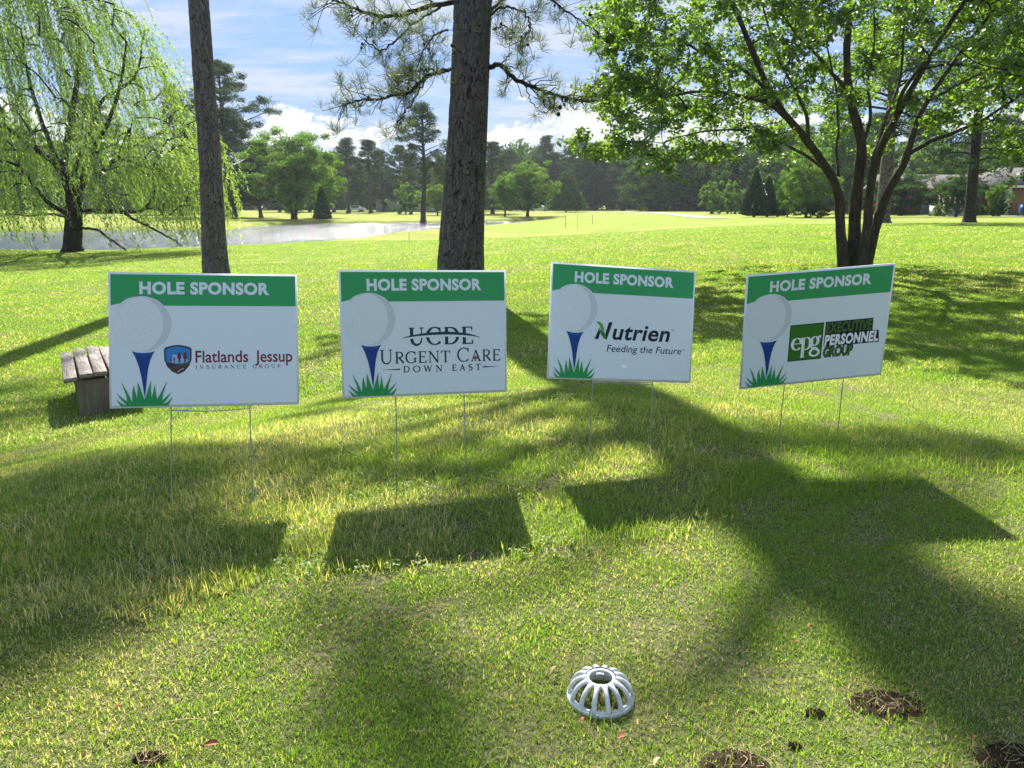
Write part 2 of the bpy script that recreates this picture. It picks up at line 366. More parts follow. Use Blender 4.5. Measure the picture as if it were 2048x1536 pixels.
# grass sheet material
def groundmat():
    m, nt = newmat('lawn')
    g = nt.nodes.new('ShaderNodeNewGeometry'); P = g.outputs['Position']
    sp = nt.nodes.new('ShaderNodeSeparateXYZ'); nt.links.new(P, sp.inputs[0])
    far = ramp(nt, mth(nt, 'DIVIDE', sp.outputs[1], 40.0), [(.12, (0, 0, 0)), (.9, (1, 1, 1))])
    nf = noisen(nt, P, 70, 5, .7); nm = noisen(nt, P, 5, 5, .6); nb = noisen(nt, P, .35, 4, .6)
    mpn = nt.nodes.new('ShaderNodeMapping'); nt.links.new(P, mpn.inputs[0]); mpn.inputs['Scale'].default_value = (.25, 1, 1)
    ns = noisen(nt, mpn.outputs[0], .9, 6, .68)
    near = mixc(nt, ramp(nt, nf, [(.35, (0, 0, 0)), (.65, (1, 1, 1))]), (.035, .045, .018), (.22, .20, .105))
    fa = mixc(nt, ramp(nt, ns, [(.38, (0, 0, 0)), (.62, (1, 1, 1))]), (.165, .22, .032), (.33, .32, .09))
    fa = mixc(nt, ramp(nt, nb, [(.45, (0, 0, 0)), (.68, (.55, .55, .55))]), fa, (.12, .20, .025))
    fa = mixc(nt, mth(nt, 'MULTIPLY', ramp(nt, nm, [(.35, (1, 1, 1)), (.6, (0, 0, 0))]), .3), fa, (.10, .12, .03))
    c = mixc(nt, far, near, fa)
    # pale closely mown green on the right, brighter fairway beyond
    dx = mth(nt, 'DIVIDE', mth(nt, 'SUBTRACT', sp.outputs[0], 17.0), 9.0); dy = mth(nt, 'DIVIDE', mth(nt, 'SUBTRACT', sp.outputs[1], 44.0), 8.0)
    el_ = mth(nt, 'ADD', mth(nt, 'MULTIPLY', dx, dx), mth(nt, 'MULTIPLY', dy, dy))
    c = mixc(nt, ramp(nt, el_, [(.75, (.75, .75, .75)), (1.0, (0, 0, 0))]), c, (.24, .29, .09))
    fw = ramp(nt, mth(nt, 'DIVIDE', mth(nt, 'ADD', sp.outputs[1], mth(nt, 'MULTIPLY', nb, 14.0)), 200.0), [(.28, (0, 0, 0)), (.38, (.6, .6, .6)), (.55, (.6, .6, .6)), (.64, (0, 0, 0))])
    fx = ramp(nt, mth(nt, 'DIVIDE', mth(nt, 'ADD', sp.outputs[0], 20.0), 100.0), [(.12, (0, 0, 0)), (.2, (1, 1, 1)), (.72, (1, 1, 1)), (.8, (0, 0, 0))])
    c = mixc(nt, mth(nt, 'MULTIPLY', fw, fx), c, (.19, .26, .035))
    h = mth(nt, 'ADD', nf, mth(nt, 'MULTIPLY', nm, 2.0))
    out(nt, princ(nt, c, .95, .05, 0, bumpn(nt, h, .5, .02))); return m
M['lawn'] = groundmat()
ground = obj('ground', mesh_from('ground', np.stack([GX.ravel(), GY.ravel(), GZ.ravel()], 1), GF, M['lawn'], True)); tag(ground, kind='structure')

# pond water
def watermat():
    m, nt = newmat('pond_water'); g = nt.nodes.new('ShaderNodeNewGeometry')
    mp = nt.nodes.new('ShaderNodeMapping'); nt.links.new(g.outputs['Position'], mp.inputs[0]); mp.inputs['Scale'].default_value = (.7, 1.2, 1)
    n = noisen(nt, mp.outputs[0], 3.2, 5, .65); n2_ = noisen(nt, mp.outputs[0], .5, 3)
    h = mth(nt, 'ADD', n, mth(nt, 'MULTIPLY', n2_, .6))
    c = mixc(nt, n2_, (.04, .055, .07), (.06, .075, .09))
    p = princ(nt, c, .10, .5, 0, bumpn(nt, h, 1.0, .11)); out(nt, p); return m
M['water'] = watermat()
wv = [(x, y, WATER_Z) for x, y in POND]
water = obj('pond_water', mesh_from('pond_water', np.array([(-200, 25, WATER_Z), (60, 25, WATER_Z), (60, 150, WATER_Z), (-200, 150, WATER_Z)], float), np.array([(0, 1, 2, 3)]), M['water']))
tag(water, kind='structure')

# ---------------------------------------------------------------- sponsor signs
SW, SH, ST = .610, .457, .004
def printmat(name, col, rough=.42, var=.03):
    return plain(name, col, rough, .18, 0, var, 60)
M['coroplast'] = printmat('white_plastic', (.80, .85, .87)); M['paper'] = printmat('print_white', (.68, .77, .80))
M['pgreen'] = printmat('print_green', (.040, .33, .11)); M['tuft'] = printmat('print_grass_green', (.025, .29, .08))
M['pblue'] = printmat('print_blue', (.012, .055, .24)); M['pblue2'] = printmat('print_blue_lip', (.018, .075, .30))
M['ltr'] = printmat('print_pale', (.68, .77, .80)); M['halo'] = printmat('print_rim', (.76, .82, .84))
M['ink'] = printmat('print_ink', (.010, .022, .030)); M['teal'] = printmat('print_teal', (.012, .050, .062))
M['maroon'] = printmat('print_maroon', (.17, .025, .045)); M['greytext'] = printmat('print_grey', (.12, .15, .19))
M['logogreen'] = printmat('print_leaf_green', (.045, .20, .05)); M['boxgreen'] = printmat('print_box_green', (.035, .165, .018))
M['textgreen'] = printmat('print_text_green', (.060, .15, .030)); M['red'] = printmat('print_red', (.42, .05, .04)); M['shieldbrown'] = printmat('print_brown', (.07, .05, .045))
M['skyblue'] = printmat('print_sky_blue', (.04, .22, .50)); M['paleblue'] = printmat('print_pale_blue', (.25, .48, .68)); M['fieldgreen'] = printmat('print_field', (.10, .15, .06)); M['leafl'] = printmat('print_leaf_light', (.12, .33, .06))
M['steel'] = plain('galvanised_wire', (.30, .31, .30), .45, .5, .6, .15, 40)
def ballmat(name, base):
    m, nt = newmat(name); t = nt.nodes.new('ShaderNodeTexCoord')
    v = nt.nodes.new('ShaderNodeTexVoronoi'); v.inputs['Scale'].default_value = 130; nt.links.new(t.outputs['Object'], v.inputs['Vector'])
    n = noisen(nt, t.outputs['Object'], 160, 3)
    c = mixc(nt, mth(nt, 'MULTIPLY', ramp(nt, mth(nt, 'ADD', mth(nt, 'MULTIPLY', v.outputs['Distance'], .5), n), [(.62, (0, 0, 0)), (.9, (1, 1, 1))]), .18), base, tuple(x * .72 for x in base))
    out(nt, princ(nt, c, .45, .18)); return m
M['ball'] = ballmat('print_ball', (.69, .76, .78)); M['ballshade'] = ballmat('print_ball_rim', (.57, .63, .645))

_curve_cache = {}
def text_geo(body, offset=0., shear=0., space=1.):
    key = (body, offset, shear, space)
    if key in _curve_cache: return _curve_cache[key]
    c = bpy.data.curves.new('lettering', 'FONT'); c.body = body; c.size = 1; c.offset = offset; c.shear = shear; c.space_character = space; c.resolution_u = 4
    o = bpy.data.objects.new('lettering', c); scene.collection.objects.link(o)
    bpy.context.view_layer.update(); dg = bpy.context.evaluated_depsgraph_get()
    me = bpy.data.meshes.new_from_object(o.evaluated_get(dg)); V = np.empty(len(me.vertices) * 3); me.vertices.foreach_get('co', V); V = V.reshape(-1, 3)[:, :2]
    F = [tuple(p.vertices) for p in me.polygons]
    bpy.data.objects.remove(o); bpy.data.curves.remove(c); bpy.data.meshes.remove(me)
    _curve_cache[key] = (V, F); return V, F
class Decal:
    """flat print; coordinates u,v run 0..1 across the panel from its top left corner"""
    def __init__(s): s.V = []; s.F = []; s.k = 0
    def _y(s, layer): s.k += 1; return -(ST / 2 + .00025 * layer + 4e-6 * s.k)
    def poly(s, pts, layer):
        y = s._y(layer); b = len(s.V)
        s.V += [((u - .5) * SW, y, (.5 - v) * SH) for u, v in pts]; s.F.append(tuple(range(b, b + len(pts))))
    def ribbon(s, pts, w, layer):
        pts = np.asarray(pts, float) * [SW, SH]; n = len(pts); w = np.broadcast_to(w, (n,)); T = np.gradient(pts, axis=0); T /= np.linalg.norm(T, axis=1)[:, None] + 1e-9
        N = np.stack([-T[:, 1], T[:, 0]], 1); a = (pts + N * w[:, None] / 2) / [SW, SH]; b = (pts - N * w[:, None] / 2) / [SW, SH]
        y = s._y(layer); k = len(s.V)
        for p, q in zip(a, b): s.V += [((p[0] - .5) * SW, y, (.5 - p[1]) * SH), ((q[0] - .5) * SW, y, (.5 - q[1]) * SH)]
        for i in range(n - 1): s.F.append((k + 2 * i, k + 2 * i + 1, k + 2 * i + 3, k + 2 * i + 2))
    def text(s, body, u0, u1, vbase, vcap, layer, offset=0., shear=0., space=1., slope=0.):
        V, F = text_geo(body, offset, shear, space); HV, _ = text_geo('H', offset, shear)
        y = s._y(layer); h = HV[:, 1].max() - HV[:, 1].min(); base = HV[:, 1].min()
        x0, x1 = V[:, 0].min(), V[:, 0].max(); k = len(s.V)
        for x, z in V:
            fu = (x - x0) / (x1 - x0); u = u0 + fu * (u1 - u0); v = vbase - (z - base) / h * (vbase - vcap) + slope * fu
            s.V.append(((u - .5) * SW, y, (.5 - v) * SH))
        s.F += [tuple(k + i for i in f) for f in F]
    def build(s, name, mat, parent):
        me = bpy.data.meshes.new(name); me.from_pydata(s.V, [], s.F); me.materials.append(mat); me.update()
        return obj(name, me, parent)
def arc(cx_, cy_, rx, ry, a0, a1, n=16):
    a = np.radians(np.linspace(a0, a1, n)); return [(cx_ + rx * math.cos(t), cy_ + ry * math.sin(t)) for t in a]
# serif capitals drawn as strokes: (points, weight at each point 0 thin..1 thick); cap height 1, y up
def _bowl(cx_, cy_, rx, ry, a0, a1, n=18):
    P = arc(cx_, cy_, rx, ry, a0, a1, n); a = np.radians(np.linspace(a0, a1, n)); return P, np.abs(np.cos(a)) ** 1.3
def _ln(a, b, w): return [a, b], np.array([w, w], float)
def _sf(x, y, w=.2): return _ln((x - w / 2, y), (x + w / 2, y), -1)
def glyph(ch):
    if ch == 'C': return [_bowl(.46, .5, .42, .5, 48, 318, 26), _ln((.76, .99), (.76, .70), -.5), ], .84
    if ch == 'G': return [_bowl(.46, .5, .42, .5, 48, 312, 26), _ln((.76, .99), (.76, .72), -.5), _ln((.76, .06), (.76, .42), 1), _sf(.76, .42, .26)], .9
    if ch == 'O': return [_bowl(.48, .5, .44, .5, 0, 180, 22), _bowl(.48, .5, .44, .5, 180, 360, 22)], .96
    if ch == 'D': return [_ln((.17, 0), (.17, 1), 1), _ln((.05, .98), (.4, .98), 0), _ln((.05, .02), (.4, .02), 0), _bowl(.38, .5, .44, .48, 90, -90, 24)], .9
    if ch == 'E': return [_ln((.17, 0), (.17, 1), 1), _ln((.05, .98), (.62, .98), 0), _ln((.05, .02), (.66, .02), 0), _ln((.17, .52), (.5, .52), 0), _ln((.61, 1), (.61, .8), -.5), _ln((.65, 0), (.65, .22), -.5), _ln((.5, .6), (.5, .44), -.5)], .72
    if ch == 'U': return [_ln((.17, 1), (.17, .34), 1), (arc(.45, .34, .28, .34, 180, 360, 16), np.linspace(1, 0, 16)), _ln((.73, .34), (.73, 1), 0), _sf(.17, .98, .3), _sf(.73, .98, .26)], .9
    if ch == 'R': return [_ln((.17, 0), (.17, 1), 1), _ln((.05, .98), (.36, .98), 0), _sf(.17, .02, .26), _bowl(.36, .74, .26, .245, 90, -90, 16), _ln((.17, .49), (.37, .49), 0), _ln((.34, .5), (.72, .0), 1)], .78
    if ch == 'P': return [_ln((.17, 0), (.17, 1), 1), _ln((.05, .98), (.36, .98), 0), _sf(.17, .02, .26), _bowl(.36, .72, .27, .26, 90, -90, 16), _ln((.17, .46), (.37, .46), 0)], .70
    if ch == 'N': return [_ln((.16, 0), (.16, 1), 0), _ln((.14, 1), (.80, 0), 1), _ln((.80, 0), (.80, 1), 0), _sf(.16, .02, .22), _sf(.80, .98, .22), _sf(.10, .98, .16)], .96
    if ch == 'T': return [_ln((.38, 0), (.38, 1), 1), _ln((.02, .98), (.74, .98), 0), _ln((.03, 1), (.03, .8), -.5), _ln((.73, 1), (.73, .8), -.5), _sf(.38, .02, .26)], .76
    if ch == 'A': return [_ln((.10, 0), (.42, 1), 0), _ln((.40, 1), (.76, 0), 1), _ln((.22, .34), (.64, .34), 0), _sf(.10, .02, .22), _sf(.75, .02, .26)], .86
    if ch == 'W': return [_ln((.10, 1), (.36, 0), 1), _ln((.36, 0), (.60, 1), 0), _ln((.58, 1), (.84, 0), 1), _ln((.84, 0), (1.08, 1), 0), _sf(.10, .98, .24), _sf(1.08, .98, .2)], 1.18
    if ch == 'S':
        a = arc(.36, .75, .24, .24, 35, 270, 12) + arc(.36, .26, .27, .25, 90, -145, 12)[1:]
        w = np.abs(np.sin(np.linspace(0, math.pi, len(a)))) ** .8; return [(a, w), _ln((.56, .98), (.56, .76), -.5), _ln((.12, .03), (.12, .26), -.5)], .72
    if ch == 'I': return [_ln((.17, 0), (.17, 1), 1), _sf(.17, .98, .26), _sf(.17, .02, .26)], .34
    if ch == 'e': return [(arc(.4, .36, .34, .36, 0, 318, 26), np.abs(np.cos(np.radians(np.linspace(0, 318, 26)))) ** 1.2), _ln((.06, .38), (.74, .38), 0)], .78
    if ch == 'p': return [_ln((.2, .72), (.2, -.5), 1), _bowl(.44, .35, .32, .37, 100, -100, 20), _sf(.2, -.5, .36), _sf(.12, .70, .24), _ln((.2, -.0), (.4, -.01), 0), _ln((.2, .68), (.4, .72), 0)], .82
    if ch == 'g': return [(arc(.36, .46, .25, .27, 0, 360, 26), np.abs(np.cos(np.radians(np.linspace(0, 360, 26)))) ** 1.2), (arc(.40, -.26, .34, .22, 0, 360, 26), .25 + .5 * np.abs(np.cos(np.radians(np.linspace(0, 360, 26))))),
                          ([(.22, .24), (.12, .12), (.2, .02), (.5, -.02), (.66, -.12)], np.array([0, .4, .9, .9, .6])), ([(.56, .62), (.68, .72), (.82, .70)], np.array([0., .5, 1.]))], .82
    return [], .42
def serif(dc, body, u0, u1, vbase, vcap, layer, thin=.05, thick=.13, gap=.12, caps=None):
    """caps: relative height for each letter"""
    caps = caps or [1] * len(body); G = [glyph(c) for c in body]
    tot = sum((g[1] + gap) * k for g, k in zip(G, caps)) - gap; sx = (u1 - u0) / tot; x = 0; hv = vbase - vcap; em = hv * SH
    for (st, adv), k in zip(G, caps):
        for P, w in st:
            w = np.where(np.asarray(w) < 0, thin * .9 + (np.asarray(w) + 1) * .04, thin + (thick - thin) * np.clip(w, 0, 1))
            dc.ribbon([(u0 + (x + px_ * k) * sx, vbase - py_ * k * hv) for px_, py_ in P], w * em * (.55 + .45 * k), layer)
        x += (adv + gap) * k
def crop1(px_, py_): return ((px_ - 80) / 1765., (py_ - 68) / 1255.)

SIGNS = [
    dict(pos=(-1.049, 2.605, -.450), rot=(12.8, -14.1, 1.9), base=.305),
    dict(pos=(-.316, 2.788, -.457), rot=(15.3, -6.5, 1.3), base=.31),
    dict(pos=(.443, 3.059, -.464), rot=(12.8, -10.0, 4.5), base=.33),
    dict(pos=(1.190, 2.982, -.464), rot=(9.7, 6.4, -3.5), base=.315)]
LABELS = ['white and green sign with shield logo and maroon lettering, in front of the wooden bench',
          'white and green sign with dark serif lettering under a swoosh',
          'white and green sign with slanted black lettering and a small green leaf',
          'tilted white and green sign with a green square logo, farthest right']
def mrot(a, b, c):
    return Matrix.Rotation(a, 3, 'Z') @ Matrix.Rotation(b, 3, 'X') @ Matrix.Rotation(c, 3, 'Y')
STAKES = []
for si, S in enumerate(SIGNS):
    Rm = mrot(*[R(a) for a in S['rot']]); pc = Vector(S['pos']) + Vector((0, 0, CAMZ))
    base = pc + Rm @ Vector((.0125, 0, -SH / 2 - S['base']))
    root = thing('sponsor_sign', LABELS[si], 'sign', (0, 0, 0), 'sponsor signs standing in a row on wire stakes')
    root.matrix_world = Matrix.Translation(base) @ Rm.to_4x4()
    off = Vector((-.0125, 0, SH / 2 + S['base']))
    def fin(o):
        o.location = off; return o
    a = Acc(); a.add(*box((0, 0, 0), (SW, ST, SH))); pan = fin(obj('panel', a.mesh('panel', M['coroplast']), root))
    d = Decal(); d.poly([(.011, .015), (.989, .015), (.989, .981), (.011, .981)], 1); fin(d.build('printed_face', M['paper'], root))
    d = Decal(); d.poly([(.011, .015), (.989, .015), (.989, .246), (.27, .246)] + arc(.168, .383, .156, .207, -50, -131, 14) + [(.011, .246)], 2); fin(d.build('header_band', M['pgreen'], root))
    for q_ in ([(.27, .2465), (.989, .2465), (.989, .251), (.27, .251)], [(.011, .2465), (.065, .2465), (.065, .251), (.011, .251)]): d = Decal(); d.poly(q_, 3); fin(d.build('header_rim', M['halo'], root))
    d = Decal(); d.text('HOLE SPONSOR', .158, .845, .161, .068, 3, offset=.044, space=1.08); fin(d.build('header_lettering', M['ltr'], root))
    d = Decal(); d.poly(arc(.168, .383, .152, .203, 0, 360, 60)[:-1], 3); fin(d.build('printed_ball', M['ballshade'], root))
    d = Decal(); d.poly(arc(.1463, .383, .1305, .2035, 0, 360, 60)[:-1], 4)
    fin(d.build('printed_ball_face', M['ball'], root))
    d = Decal(); d.ribbon(arc(.168, .383, .153, .2045, -140, -38, 26), .0014, 4); fin(d.build('ball_rim', M['halo'], root))
    lip = [(.116, .583), (.135, .592), (.155, .595), (.175, .596), (.2, .594), (.218, .59), (.235, .583)]
    tee = lip + [(.222, .61), (.206, .66), (.196, .72), (.189, .80), (.183, .87), (.178, .925), (.173, .87), (.166, .80), (.156, .72), (.145, .66), (.130, .61)]
    d = Decal(); d.poly([crop1(u, v) for u, v in [(285, 800), (330, 812), (390, 816), (445, 812), (493, 800), (470, 835), (450, 880), (432, 950), (420, 1030), (412, 1110), (403, 1180), (396, 1228), (388, 1180), (379, 1110), (366, 1030), (348, 950), (325, 880), (305, 835)]], 5)
    fin(d.build('printed_tee', M['pblue'], root))
    d = Decal(); d.poly([crop1(u, v) for u, v in [(292, 803), (330, 815), (390, 819), (445, 815), (487, 803), (466, 838), (440, 845), (390, 850), (345, 845), (315, 838)]], 6); fin(d.build('tee_lip', M['pblue2'], root))
    d = Decal()
    tuft = [(185, 1308), (138, 1240), (205, 1290), (232, 1296), (185, 1245), (142, 1183), (215, 1245), (238, 1262), (228, 1200), (185, 1080), (240, 1175), (283, 1272), (285, 1180), (297, 1110), (310, 1170), (328, 1240), (332, 1150), (333, 1075), (362, 1160), (394, 1250), (425, 1160), (455, 1070), (452, 1150), (458, 1240), (475, 1170), (488, 1110), (496, 1180), (508, 1248), (548, 1175), (600, 1077), (562, 1195), (552, 1262), (590, 1225), (643, 1180), (598, 1245), (558, 1293), (600, 1275), (650, 1228), (607, 1308)]
    d.poly([crop1(u, v) for u, v in tuft], 7); fin(d.build('printed_grass', M['tuft'], root))
    if si == 0:
        c_ = crop1
        def shield(cx_, cy_, w, h):
            P = [(-.5, -.36), (-.44, -.42), (-.2, -.48), (0, -.5), (.2, -.48), (.44, -.42), (.5, -.36), (.49, 0), (.40, .22), (.22, .40), (0, .5), (-.22, .40), (-.40, .22), (-.49, 0)]
            return [c_(cx_ + x * w, cy_ + y * h) for x, y in P]
        d = Decal(); d.poly(shield(702, 880, 256, 276), 2); fin(d.build('shield_outline', M['shieldbrown'], root))
        d = Decal(); d.poly(shield(702, 880, 224, 244), 3); fin(d.build('shield_sky', M['skyblue'], root))
        d = Decal(); d.poly([c_(655, 830), c_(780, 850), c_(795, 905), c_(700, 915), c_(640, 905)], 4); fin(d.build('shield_glow', M['paleblue'], root))
        d = Decal()
        for x, t, b, w in ((640, 862, 915, 9), (668, 855, 915, 11), (715, 812, 920, 26), (768, 812, 920, 26)):
            d.poly([c_(x - w / 2, t + w * .8), c_(x - w * .25, t), c_(x + w * .25, t), c_(x + w / 2, t + w * .8), c_(x + w * .8, (t + b) / 2), c_(x + w * .35, (t + b) / 2 + 6), c_(x + w * .3, b), c_(x, b - 20), c_(x - w * .3, b), c_(x - w * .35, (t + b) / 2 + 6), c_(x - w * .8, (t + b) / 2)], 5)
        fin(d.build('shield_figures', M['maroon'], root))
        d = Decal(); d.poly([c_(598, 905), c_(640, 910), c_(700, 925), (c_(760, 918)), c_(808, 905), c_(790, 945), c_(750, 980), c_(702, 1004), c_(655, 980), c_(615, 945)], 5); fin(d.build('shield_field', M['shieldbrown'], root))
        d = Decal()
        d.ribbon([c_(650, 965), c_(690, 945), c_(730, 935), c_(785, 932)], .0018, 6); fin(d.build('shield_furrow', M['fieldgreen'], root))
        d = Decal(); d.ribbon([c_(675, 985), c_(705, 960), c_(745, 948), c_(775, 946)], .0022, 6); fin(d.build('shield_furrow', M['maroon'], root))
        d = Decal(); d.ribbon([c_(695, 998), c_(722, 975), c_(755, 962)], .0016, 6); fin(d.build('shield_furrow', M['halo'], root))
        for wd_, a_, b_ in (('Flatlands', .444, .725), ('Jessup', .762, .966)): d = Decal(); d.text(wd_, a_, b_, .671, .582, 2, offset=.014); fin(d.build('name_lettering', M['maroon'], root))
        for wd_, a_, b_ in (('INSURANCE', .444, .713), ('GROUP', .749, .900)): d = Decal(); serif(d, wd_, a_, b_, .718, .690, 2, .10, .19, .55); fin(d.build('small_lettering', M['greytext'], root))['kind'] = 'stuff'
    if si == 1:
        d = Decal(); serif(d, 'UCDE', .397, .793, .592, .455, 2, .07, .19, .13); fin(d.build('logo_lettering', M['teal'], root))['kind'] = 'stuff'
        sw = np.array([(.349, .537), (.42, .520), (.50, .508), (.58, .503), (.64, .503), (.72, .511), (.78, .523), (.835, .541)]); sw = spline(np.c_[sw, np.zeros(8)], 30)[:, :2]
        w = np.sin(np.linspace(0, math.pi, 30)) ** .8
        d = Decal(); d.ribbon(sw + [0, .014], .0125 * w + .0004, 3); fin(d.build('swoosh_gap', M['paper'], root))
        d = Decal(); d.ribbon(sw, .0105 * w + .0003, 4); fin(d.build('swoosh', M['teal'], root))
        for wd_, a_, b_ in (('URGENT', .222, .644), ('CARE', .690, .960)): d = Decal(); serif(d, wd_, a_, b_, .736, .626, 2, .07, .14, .10, [1] + [.83] * (len(wd_) - 1)); fin(d.build('name_lettering', M['teal'], root))['kind'] = 'stuff'
        for wd_, a_, b_ in (('DOWN', .360, .597), ('EAST', .656, .834)): d = Decal(); serif(d, wd_, a_, b_, .809, .760, 2, .10, .20, .5); fin(d.build('small_lettering', M['ink'], root))['kind'] = 'stuff'
        for tri in ([(.224, .784), (.341, .778), (.341, .789)], [(.962, .785), (.848, .779), (.848, .790)]): d = Decal(); d.poly(tri, 2); fin(d.build('dash', M['ink'], root))
        d = Decal(); d.poly([(.797, .690), (.806, .690), (.806, .706), (.820, .706), (.820, .717), (.806, .717), (.806, .735), (.797, .735), (.797, .717), (.783, .717), (.783, .706), (.797, .706)], 5); fin(d.build('red_cross', M['red'], root))
    if si == 2:
        d = Decal()
        d.poly([(.310, .642), (.336, .642), (.352, .56), (.338, .545)], 2)
        d.poly([(.378, .642), (.394, .642), (.428, .496), (.424, .490), (.407, .490), (.402, .496), (.383, .590)], 2)
        d.text('utrien', .432, .836, .642, .500, 2, offset=.023, shear=.20, space=1.05); fin(d.build('logo_lettering', M['ink'], root))['kind'] = 'stuff'
        for q_ in ((.846, .864, .540, .531), (.928, .946, .712, .704)): d = Decal(); d.text('TM', *q_, 2, offset=.02); fin(d.build('trademark', M['ink'], root))
        d = Decal(); d.poly([(.314, .488), (.345, .492), (.362, .515), (.372, .548), (.378, .580), (.398, .640), (.372, .632), (.352, .600), (.340, .572), (.352, .560), (.338, .520)], 3); fin(d.build('leaf', M['leafl'], root))
        d = Decal(); d.poly([(.340, .562), (.358, .558), (.374, .578), (.384, .605), (.400, .643), (.375, .636), (.355, .606)], 4); fin(d.build('leaf', M['logogreen'], root))
        d = Decal(); d.ribbon([(.338, .561), (.354, .556), (.368, .566), (.379, .588)], .0015, 5); fin(d.build('leaf_vein', M['halo'], root))
        d = Decal(); d.text('Feeding the Future', .396, .922, .747, .688, 2, offset=.006, shear=.16); fin(d.build('small_lettering', M['ink'], root))
        d = Decal(); d.poly(arc(.523, .872, .0185, .0145, 0, 360, 20)[:-1], 2); fin(d.build('painted_light_spot', plain('light_spot_paint', (.93, .95, .95), .2, .6, 0, .0), root))  # spot of light on the panel, painted as a pale glossy disc
    if si == 3:
        d = Decal(); d.poly([(.317, .464), (.549, .464), (.549, .790), (.317, .790)], 2); fin(d.build('logo_frame', M['ink'], root))
        d = Decal(); d.poly([(.323, .472), (.543, .472), (.543, .782), (.323, .782)], 3); fin(d.build('logo_square', M['boxgreen'], root))
        d = Decal(); serif(d, 'epg', .336, .536, .689, .545, 4, .05, .20, -.09); fin(d.build('logo_lettering', M['halo'], root))
        d = Decal()
        d.poly([(.560, .462), (.892, .462), (.896, .572), (.940, .576), (.952, .685), (.790, .686), (.560, .680)], 2)
        d.text('GROUP', .561, .772, .786, .680, 2, offset=.075, shear=.08)
        fin(d.build('lettering_backing', M['ink'], root))['kind'] = 'stuff'
        d = Decal(); d.text('EXECUTIVE', .566, .888, .566, .472, 3, offset=.040, shear=.08, space=1.08); fin(d.build('green_lettering', M['textgreen'], root)); d = Decal(); d.text('GROUP', .567, .765, .780, .690, 3, offset=.040, shear=.08, space=1.08); fin(d.build('green_lettering', M['textgreen'], root))
        d = Decal(); d.text('PERSONNEL', .564, .943, .676, .580, 3, offset=.048, shear=.08, space=1.1); fin(d.build('white_lettering', M['coroplast'], root))
    # wire stake: two legs and a cross wire
    L = S['base'] + .07
    for lx in (-.1275, .1275):
        x = lx + .0125; a = Acc()
        P = spline([(x, 0, -SH / 2 + .002), (x + (.002 if lx > 0 else -.001), .001, -SH / 2 - L * .5), (x + (.007 if lx > 0 else -.004), 0, -SH / 2 - L)], 8)
        a.add(*tube(P, .0020, 6)); fin(obj('wire_leg', a.mesh('wire_leg', M['steel'], True), root))
    if si in (0, 2):
        sag = .006 if si == 0 else .001; a = Acc()
        a.add(*tube(spline([(-.115, -.002, -SH / 2 - .010), (.0125, -.002, -SH / 2 - .010 - sag), (.140, -.002, -SH / 2 - .010)], 10), .0020, 6)); fin(obj('cross_wire', a.mesh('cross_wire', M['steel'], True), root))
        if si == 2: a = Acc(); a.add(*tube([(-.115, .002, -SH / 2 - .004), (.140, .002, -SH / 2 - .004)], .0017, 6)); fin(obj('cross_wire', a.mesh('cross_wire', M['steel'], True), root))

# ---------------------------------------------------------------- slatted bench
M['plank'] = woodmat('weathered_plank', (.15, .125, .105), (.52, .46, .40)); M['plankend'] = woodmat('bench_support_wood', (.17, .14, .10), (.28, .24, .175), 'Z')
def march(u, v):
    c, sn = math.cos(PITCH), math.sin(PITCH); a = (u - 1024) / FPX; b = (768 - v) / FPX; d = np.array([a, c + b * sn, -sn + b * c]); t = np.linspace(.8, 14, 2600)
    Pp = d[None] * t[:, None]; i = int(np.argmax(Pp[:, 2] + CAMZ < gz(Pp[:, 0], Pp[:, 1]))); return Pp[i] + np.array([0, 0, CAMZ])
bp = march(146, 838); bd = math.hypot(bp[0], bp[1]); bz = bp[2]
q_ = pixdrop(127, 757, 1.0) - np.array([0, 0, CAMZ]); kq = (bd - .06) / math.hypot(q_[0], q_[1]); ztop = q_[2] * kq + CAMZ
BA = R(30.9); bl = np.array([q_[0] * kq, q_[1] * kq])   # near left corner of the seat
bench = thing('wooden_bench', 'low weathered grey slatted wooden bench half hidden behind the sign with the shield logo', 'bench', (bl[0], bl[1], bz), None, (0, 0, BA))
zt = ztop - bz; print('bench', bl, zt, bd)
ph = [0.0, .018, .024, .024, .02, .0]
for i in range(6):
    a = Acc(); w = .094; x = .047 + i * .106; tilt = (-.10, -.03, 0.0, .01, .04, .09)[i]
    V, F = box((0, 0, 0), (w, 1.30 - .02 * (i % 2), .036)); V[:, 2] += V[:, 0] * -tilt
    V[:, 0] += x + V[:, 1] * (.004, -.004, .003, -.006, .002, 0)[i]; V[:, 1] += .65 + .012 * ((i * 7) % 3 - 1); V[:, 2] += zt - .018 + ph[i] + V[:, 1] * .004 * (i % 3 - 1); a.add(V, F)
    me = a.mesh('plank', M['plank']); o = obj('plank', me, bench)
    b = o.modifiers.new('edge', 'BEVEL'); b.width = .004; b.segments = 1
for yy in (.11, 1.15):
    a = Acc(); V, F = box((.33, yy, (zt - .04) / 2 - .03), (.52, .09, zt + .02)); V[:, 0] = .33 + (V[:, 0] - .33) * np.where(V[:, 2] > .2, 1.0, .94); a.add(V, F)
    o = obj('support', a.mesh('support', M['plankend']), bench); b = o.modifiers.new('edge', 'BEVEL'); b.width = .006; b.segments = 2

